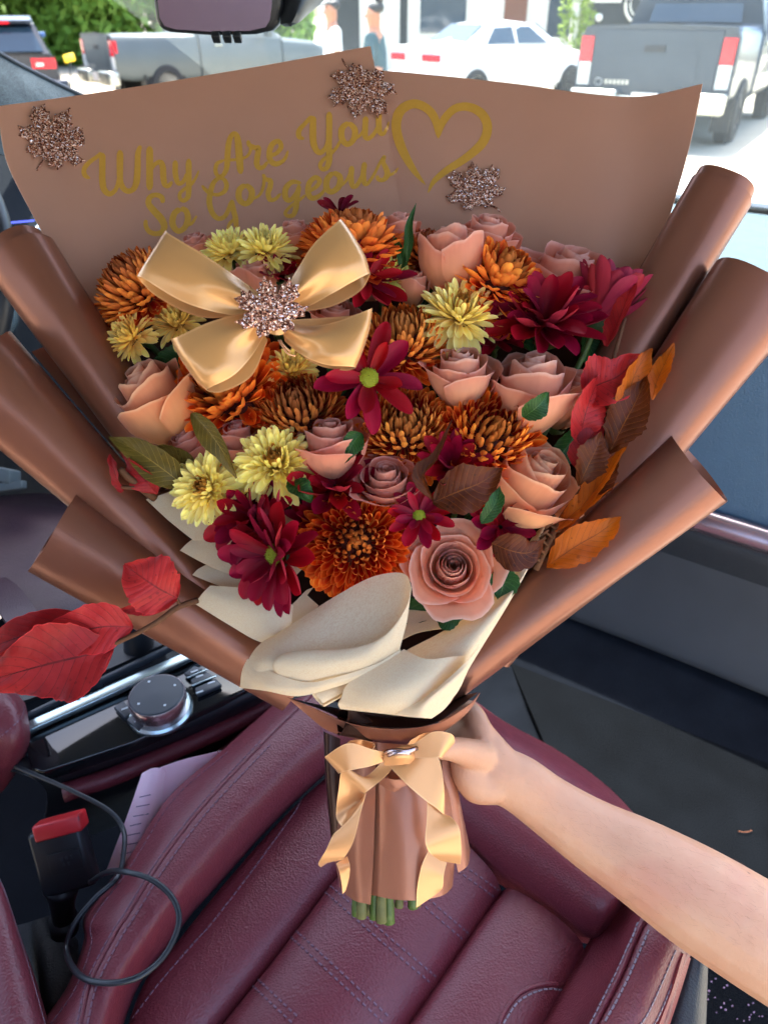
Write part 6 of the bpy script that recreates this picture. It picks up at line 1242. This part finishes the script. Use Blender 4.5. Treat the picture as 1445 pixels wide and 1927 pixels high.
figure(-.10, 9.4, R(-75), 'person in slate top with dark hair in a bun', 1.58, M_shirtd, False, True)

# shop fronts, vines and trees
wb_ = thing('white_shop', 'bright white shop front with doorways behind the white sedan', 'building', (2, 27, 0))
box('wall', Vector((3.2, 27.3, 3)), RIGHT * 5.2, Vector((0, .25, 0)), ZV * 3, M_wallw, wb_)
for x, w, z0, z1, m in ((-1.2, .45, .1, 2.3, M_walld), (.6, .12, 0, 3, M_walld), (1.8, .7, 1.0, 2.2, M_carglass), (4.0, .35, 0, 2.6, M_wood), (5.6, .6, .9, 2.2, M_carglass)):
    fr_ = box('opening_frame', Vector((x, 27.03, (z0 + z1) / 2)), RIGHT * (w + .08), Vector((0, .03, 0)), ZV * ((z1 - z0) / 2 + .08), M_wallw, wb_)
    box('opening', Vector((x, 26.99, (z0 + z1) / 2)), RIGHT * w, Vector((0, .02, 0)), ZV * ((z1 - z0) / 2), m, fr_)
ds_ = thing('dark_shop', 'dark shop front with a round white emblem and white lettering', 'building', (8, 22, 0))
box('wall', Vector((9.0, 22.5, 2.4)), RIGHT * 4.1, Vector((0, .2, 0)), ZV * 2.4, M_walld, ds_)
eb = [Vector((6.45 + .42 * math.cos(a), 22.25, 1.72 + .42 * math.sin(a))) for a in np.linspace(0, 2 * math.pi, 33)]
obj('emblem_ring', *tube_vf(eb, .035, 6), M_wallw, ds_); obj('emblem_ring', *tube_vf([Vector((6.45 + .30 * math.cos(a), 22.25, 1.72 + .30 * math.sin(a))) for a in np.linspace(0, 2 * math.pi, 33)], .02, 6), M_wallw, ds_)
V, Fc = [], []
for k in range(9): box_vf(Vector((6.0 + k * .11, 22.27, 1.20)), RIGHT * .035, Vector((0, .01, 0)), ZV * .045, V, Fc)
for k in range(7): box_vf(Vector((5.1 + k * .14, 22.27, 1.05)), RIGHT * .05, Vector((0, .01, 0)), ZV * .09, V, Fc)
for k in range(8): box_vf(Vector((5.1 + k * .11, 22.27, 1.80)), RIGHT * .05, Vector((0, .01, 0)), ZV * .07, V, Fc)
tag(obj('lettering', V, Fc, M_wallw, ds_, smooth=False), kind='stuff')
for x, z in ((5.4, 1.42), (7.25, 1.35), (9.0, 1.6)): lathe('wall_lamp', [(.0, .09), (.07, .07), (.09, 0), (.03, -.04)], Vector((x, 22.2, z)), (0, -1, 0), M_lens, ds_, 14)
def leafcloud(name, c, rad, n, size, mat, parent, seed):
    rs = np.random.RandomState(seed); V, Fc = [], []
    lob = [(Vector(c) + Vector((rs.uniform(-1, 1) * rad[0] * .65, rs.uniform(-1, 1) * rad[1] * .65, rs.uniform(-1, 1) * rad[2] * .7)), rs.uniform(.28, .5)) for _ in range(16)]
    for i in range(n):
        lc, lr = lob[rs.randint(16)]; d = Vector(rs.normal(size=3)).normalized(); p = lc + Vector((d.x * rad[0], d.y * rad[1], d.z * rad[2])) * lr * (rs.uniform(.3, 1) ** .4)
        a = Vector(rs.normal(size=3)).normalized() * size * rs.uniform(.6, 1.3); b_ = a.orthogonal().normalized() * size * .45; k = len(V)
        V += [p - a, p + b_, p + a, p - b_]; Fc.append((k, k + 1, k + 2, k + 3))
    return tag(obj(name, V, Fc, mat, parent, smooth=False), kind='stuff')
def tree(x, y, h, rad, label, seed):
    t = thing('broadleaf_tree', label, 'tree', (x, y, 0), 'trees beyond the parked cars'); rs = random.Random(seed)
    tube('trunk', [Vector((x, y, 0)), Vector((x + .1, y, h * .3)), Vector((x - .1, y, h * .6)), Vector((x, y, h * .85))], [.24, .2, .13, .05], M_bark, t, n=12, seg=9)
    for k in range(4): a = rs.uniform(0, 6.3); tube('limb', [Vector((x, y, h * (.35 + .1 * k))), Vector((x + math.cos(a) * rad * .4, y + math.sin(a) * rad * .4, h * (.5 + .1 * k))), Vector((x + math.cos(a) * rad * .8, y + math.sin(a) * rad * .8, h * (.58 + .1 * k)))], [.08, .05, .02], M_bark, t, n=7, seg=6)
    leafcloud('crown', (x, y, h * .44), (rad, rad, h * .5), 11000, .22, M_foli, t, seed)
tree(-13.2, 29, 6.0, 3.6, 'bushy green tree above the dark suv', 1); tree(-9.2, 30, 6.2, 3.6, 'wide green tree behind the dusty truck bed', 2); tree(-5.2, 31, 6.0, 3.2, 'green tree hidden partly by the mirror', 3); tree(-17.5, 31, 6.5, 3.8, 'green tree at the far left of the street', 4)
vp = thing('vine_post', 'pale post wrapped in yellow green vines beside the dark shop', 'vine post', (4.25, 19.6, 0))
tube('post', [Vector((4.25, 19.6, 0)), Vector((4.25, 19.6, 3))], .10, M_wallw, vp, seg=12)
leafcloud('vine', (4.25, 19.5, 1.5), (.42, .3, 1.5), 900, .07, M_foli2, vp, 9)
pl = thing('potted_plant', 'leafy yellow green plant in a grey pot beside the white sedan', 'potted plant', (4.62, 18.9, 0))
lathe('pot', [(.0, .0), (.16, .0), (.21, .34), (.18, .35), (.17, .3)], Vector((4.62, 18.9, 0)), ZV, M_pot, pl, 18); leafcloud('foliage', (4.62, 18.9, .62), (.4, .4, .4), 500, .08, M_foli2, pl, 10)
